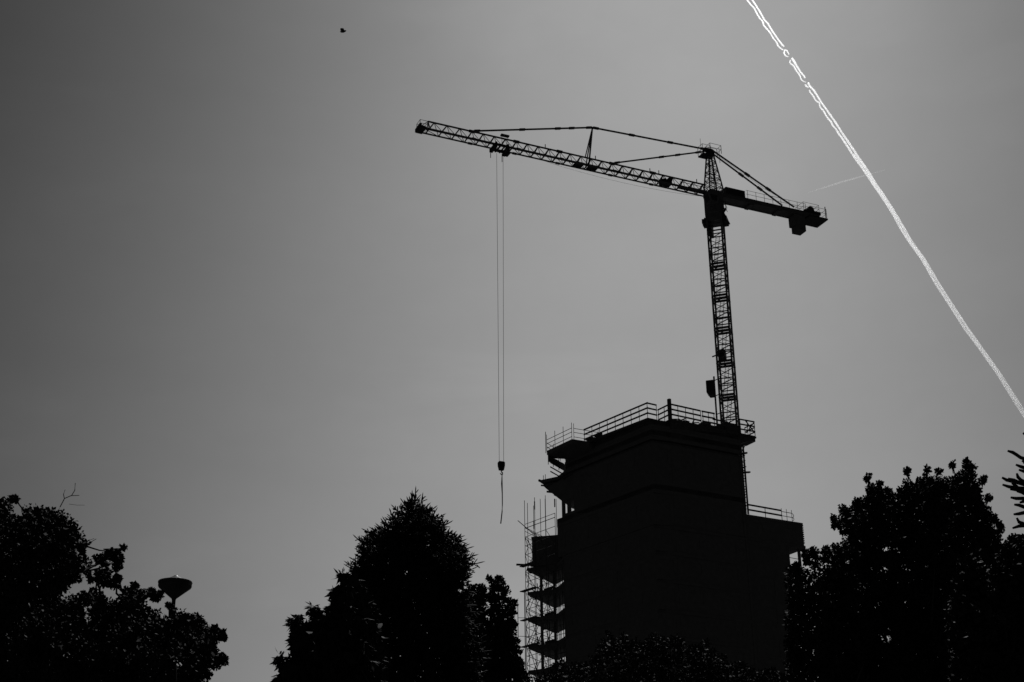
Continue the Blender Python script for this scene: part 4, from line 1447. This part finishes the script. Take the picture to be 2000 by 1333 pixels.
# conifers ------------------------------------------------------------
def conifer(label, poly, D, trunk_px, n_tw, tw_len, thick, apex_px, per=9, sw=.034, rim=.11, tips=(), group='conifers in the foreground'):
    c = atY(trunk_px, 1250, D)
    o = root('conifer_tree', (c[0], D, 0), label, 'tree', group)
    S_p = sample_poly(poly, n_tw, inset=24)
    Rm = 90.0
    t = np.sqrt(np.clip(S_p[:, 2], 2, Rm) / Rm) * thick
    Yd = D + rng.uniform(-1, 1, len(S_p)) * t
    P = atY(S_p[:, 0], S_p[:, 1], Yd)
    ztop = float(atY(apex_px[0], apex_px[1], D)[2])
    dep = np.clip((ztop - P[:, 2]) / 4.0, 0, 1)
    rad = np.c_[P[:, 0] - c[0], P[:, 1] - D, np.zeros(len(P))]
    rn = np.linalg.norm(rad, axis=1, keepdims=True)
    Dm = unit(rad / (rn + .5) * (.55 + .6 * dep[:, None]) + np.array([0, 0, 1]) * (.8 - .62 * dep[:, None]) + rng.normal(size=P.shape) * .25)
    # main spindle of each twig, pulled back so that its tip stays in the crown
    Lm = tw_len * rng.uniform(.6, 1.15, len(P))
    B = P - Dm * (Lm * .6)[:, None]
    Vs, Ts = [], []
    V, T = spike_tris(B, Dm, Lm, np.full(len(P), sw)); Vs.append(V); Ts.append(T); nv = len(V)
    # leading shoots that stand clear of the crown all round its rim
    pp = np.array(poly, float); seg = np.roll(pp, -1, 0) - pp; sl_ = np.hypot(*seg.T)
    m_n = int(sl_.sum() * rim)
    pick = rng.choice(len(pp), m_n, p=sl_ / sl_.sum()); tt = rng.random(m_n)
    Q0 = pp[pick] + seg[pick] * tt[:, None]
    ok = Q0[:, 1] < 1345; Q0 = Q0[ok]
    cen = np.array([apex_px[0], apex_px[1] + 190.0])
    Q0 = Q0 + (cen - Q0) * (rng.uniform(.0, .10, len(Q0)))[:, None]
    dd = unit(Q0 - cen)
    R0 = atY(Q0[:, 0], Q0[:, 1], D + rng.uniform(-.35, .35, len(Q0)))
    h_ = np.clip((Q0[:, 1] - apex_px[1]) / 170.0, 0, 1.3)
    DR = unit(np.c_[dd[:, 0] * (1.1 + .3 * h_), rng.normal(size=len(Q0)) * .3, .75 - .38 * h_ + rng.normal(size=len(Q0)) * .22])
    LR = tw_len * rng.uniform(.7, 1.7, len(Q0))
    BR = R0 - DR * (LR * .25)[:, None]
    V, T = spike_tris(BR, DR, LR, np.full(len(LR), sw)); Vs.append(V); Ts.append(T + nv); nv += len(V)
    i2 = np.repeat(np.arange(len(LR)), 6)
    f2 = rng.uniform(.1, .62, len(i2))
    V, T = spike_tris(BR[i2] + DR[i2] * (LR[i2] * f2)[:, None], unit(DR[i2] * .8 + unit(rng.normal(size=(len(i2), 3)) * np.array([1, .4, 1])) * .75),
                      LR[i2] * (1 - f2) * .55 + .02, np.full(len(i2), sw * .8)); Vs.append(V); Ts.append(T + nv); nv += len(V)
    if len(tips):
        tp = np.array(tips, float)
        dv = unit(tp - np.c_[np.full(len(tp), float(apex_px[0])), tp[:, 1] + 35])
        spx = D * math.cos(PITCH) / F_PX * 1.12
        Lt = rng.uniform(30, 42, len(tp)) * spx
        tipP = atY(tp[:, 0], tp[:, 1], D + rng.uniform(-.2, .2, len(tp)))
        dt = unit(np.c_[dv[:, 0], rng.normal(size=len(tp)) * .15, -dv[:, 1] + .1])
        bt = tipP - dt * Lt[:, None]
        V, T = spike_tris(bt, dt, Lt, np.full(len(tp), sw * 1.05)); Vs.append(V); Ts.append(T + nv); nv += len(V)
        i3 = np.repeat(np.arange(len(tp)), 15)
        f3 = rng.uniform(0, .66, len(i3)) ** 1.2
        sg = unit(np.c_[-dt[i3][:, 2], rng.normal(size=len(i3)) * .5, dt[i3][:, 0]]) * np.where(rng.random(len(i3)) < .5, -1, 1)[:, None]
        V, T = spike_tris(bt[i3] + dt[i3] * (Lt[i3] * f3)[:, None], unit(dt[i3] + sg * .8), Lt[i3] * (1 - f3) * .48, np.full(len(i3), sw * .85)); Vs.append(V); Ts.append(T + nv); nv += len(V)
    idx = np.repeat(np.arange(len(P)), per)
    f = rng.uniform(.12, .8, len(idx))
    B2 = B[idx] + Dm[idx] * (Lm[idx] * f)[:, None]
    D2 = unit(Dm[idx] * .75 + unit(rng.normal(size=B2.shape)) * .75)
    L2_ = Lm[idx] * (1 - f) * .55 + .05
    V, T = spike_tris(B2, D2, L2_, np.full(len(idx), sw * .85)); Vs.append(V); Ts.append(T + nv)
    big_mesh('crown', np.concatenate(Vs), np.concatenate(Ts), NEEDLE, o)
    m = MB()
    m.tube([(c[0], D, -.1), (c[0], D, ztop * .5), (float(atY(*apex_px, D)[0]), D, ztop - .15)], [.24, .16, .015], 9)
    for k in range(60):
        z = random.uniform(ztop * .35, ztop - .4); a = random.uniform(0, 2 * math.pi); L = min(thick * 1.1, .25 + (ztop - z) * .38)
        m.tube([(c[0], D, z), (c[0] + math.cos(a) * L * .6, D + math.sin(a) * L * .6, z - .02), (c[0] + math.cos(a) * L, D + math.sin(a) * L, z + .1)], [.035, .02, .006], 5)
    m.build('trunk', BARK, o)
    return o


conifer('broad spruce-like conifer with spiky upturned twigs, tallest tree at bottom centre',
        [(806, 975), (822, 984), (832, 992), (840, 1003), (852, 1008), (856, 1022), (866, 1032), (868, 1042), (884, 1050), (898, 1060), (906, 1072), (912, 1088), (918, 1100), (920, 1112), (908, 1130), (908, 1144), (912, 1160), (935, 1250), (950, 1400), (860, 1560), (720, 1560), (620, 1400), (645, 1250), (668, 1160), (684, 1125), (688, 1108), (698, 1090), (702, 1068), (708, 1052), (722, 1046), (742, 1038), (758, 1022), (766, 1006), (782, 1004), (784, 990), (796, 980)],
        34, 795, 9500, .30, 2.0, (805, 967),
        tips=[(806, 963), (814, 965), (822, 970), (799, 968), (794, 969), (781, 972), (788, 975), (763, 985), (770, 992), (778, 988), (755, 1004), (744, 1016), (750, 1010), (730, 1026), (740, 1028), (705, 1032), (714, 1036), (722, 1030), (700, 1050), (704, 1046),
              (697, 1066), (693, 1084), (696, 1078), (690, 1098), (682, 1108), (680, 1116), (842, 981), (836, 986), (855, 987), (848, 1002), (858, 1003), (872, 1003), (868, 1012), (862, 1018), (875, 1031), (872, 1038), (887, 1037), (882, 1044), (909, 1046), (896, 1048), (914, 1060), (919, 1062), (917, 1076), (920, 1083), (922, 1090), (926, 1104), (929, 1117), (924, 1122), (921, 1098), (915, 1130), (912, 1070), (903, 1138)])
# spiky tips standing clear of the crown outline
# right edge: spruce with thick finger-like shoots
sp = root('spruce_tree', (float(atY(2150, 1250, 14)[0]), 14, 0), 'spruce at the right frame edge with thick bare-looking finger shoots reaching left', 'tree', 'conifers in the foreground')
SD = 14.0
m = MB()
tx = float(sp.location[0])
m.tube([(tx, SD, -.1), (tx, SD, 4), (tx + .02, SD, float(atY(2150, 850, SD)[2]))], [.17, .12, .03], 10)
m.build('trunk', BARK, sp)
fing = MB()
FG = [[(1968, 881), (1978, 884), (1986, 889), (1993, 894), (2008, 899)], [(1984, 908), (1994, 912), (2010, 917)], [(1990, 918), (2000, 921), (2010, 925)],
      [(1986, 925), (1988, 932), (1994, 938), (2006, 944)], [(1957, 933), (1966, 938), (1978, 941), (1990, 944), (2008, 949)], [(1958, 947), (1970, 951), (1984, 953), (2006, 955)],
      [(1969, 935), (1980, 938), (1992, 944)], [(1973, 956), (1985, 957), (2004, 958)], [(1974, 972), (1984, 974), (2006, 974)], [(1981, 986), (1990, 987), (2004, 992)], [(1980, 1005), (1990, 1004), (2004, 1001)],
      [(1976, 944), (1985, 950), (1996, 962), (2006, 965)], [(1998, 846), (2004, 850), (2030, 862)], [(1996, 900), (2004, 905), (2030, 915)], [(1992, 982), (1999, 980), (2008, 976)], [(1986, 960), (1996, 962), (2008, 968)], [(1986, 1012), (1990, 1020), (2006, 1026)], [(1999, 904), (2012, 908)], [(1978, 1032), (1990, 1028), (2010, 1026)]]
for f in FG:
    n = len(f)
    yy = SD + random.uniform(-.3, .3)
    fing.tube([tuple(atY(a, b, yy)) for a, b in f], [.010] + [.017] * (n - 2) + [.02], 6)
for k in range(1500):
    px = 2004 + abs(random.gauss(0, 1)) * 80; py = random.uniform(905, 1330)
    if px > 2290: continue
    if py < 1000 and px < 2012 + (1000 - py) * .3: px += 30
    yy = SD + random.uniform(-1, 1)
    L = random.uniform(20, 46); dy = random.uniform(-12, 8)
    fing.tube([tuple(atY(px - 2, py, yy)), tuple(atY(px + L * .5, py + dy * .3 + 5, yy)), tuple(atY(px + L, py + 6 + dy, yy))], [.008, .017, .018], 5)
fo = fing.build('crown', NEEDLE, sp)
for k in range(26):
    z = random.uniform(1.5, float(atY(2150, 1000, SD)[2])); a = random.uniform(0, 2 * math.pi); L = random.uniform(.4, .8)
    brc = MB(); brc.tube([(tx, SD, z), (tx + math.cos(a) * L * .6, SD + math.sin(a) * L * .6, z - .08), (tx + math.cos(a) * L, SD + math.sin(a) * L, z + .02)], [.03, .02, .01], 6); brc.build('bough', BARK, sp)
for py in (900, 918, 948, 957, 975, 990, 1003, 1030, 1060, 1100):
    p_ = atY(2004, py, SD)
    brc = MB(); brc.tube([(tx, SD, p_[2] - .05), ((tx + p_[0]) / 2, SD, p_[2] - .06), tuple(p_)], [.03, .025, .018], 6); brc.build('bough', BARK, sp)
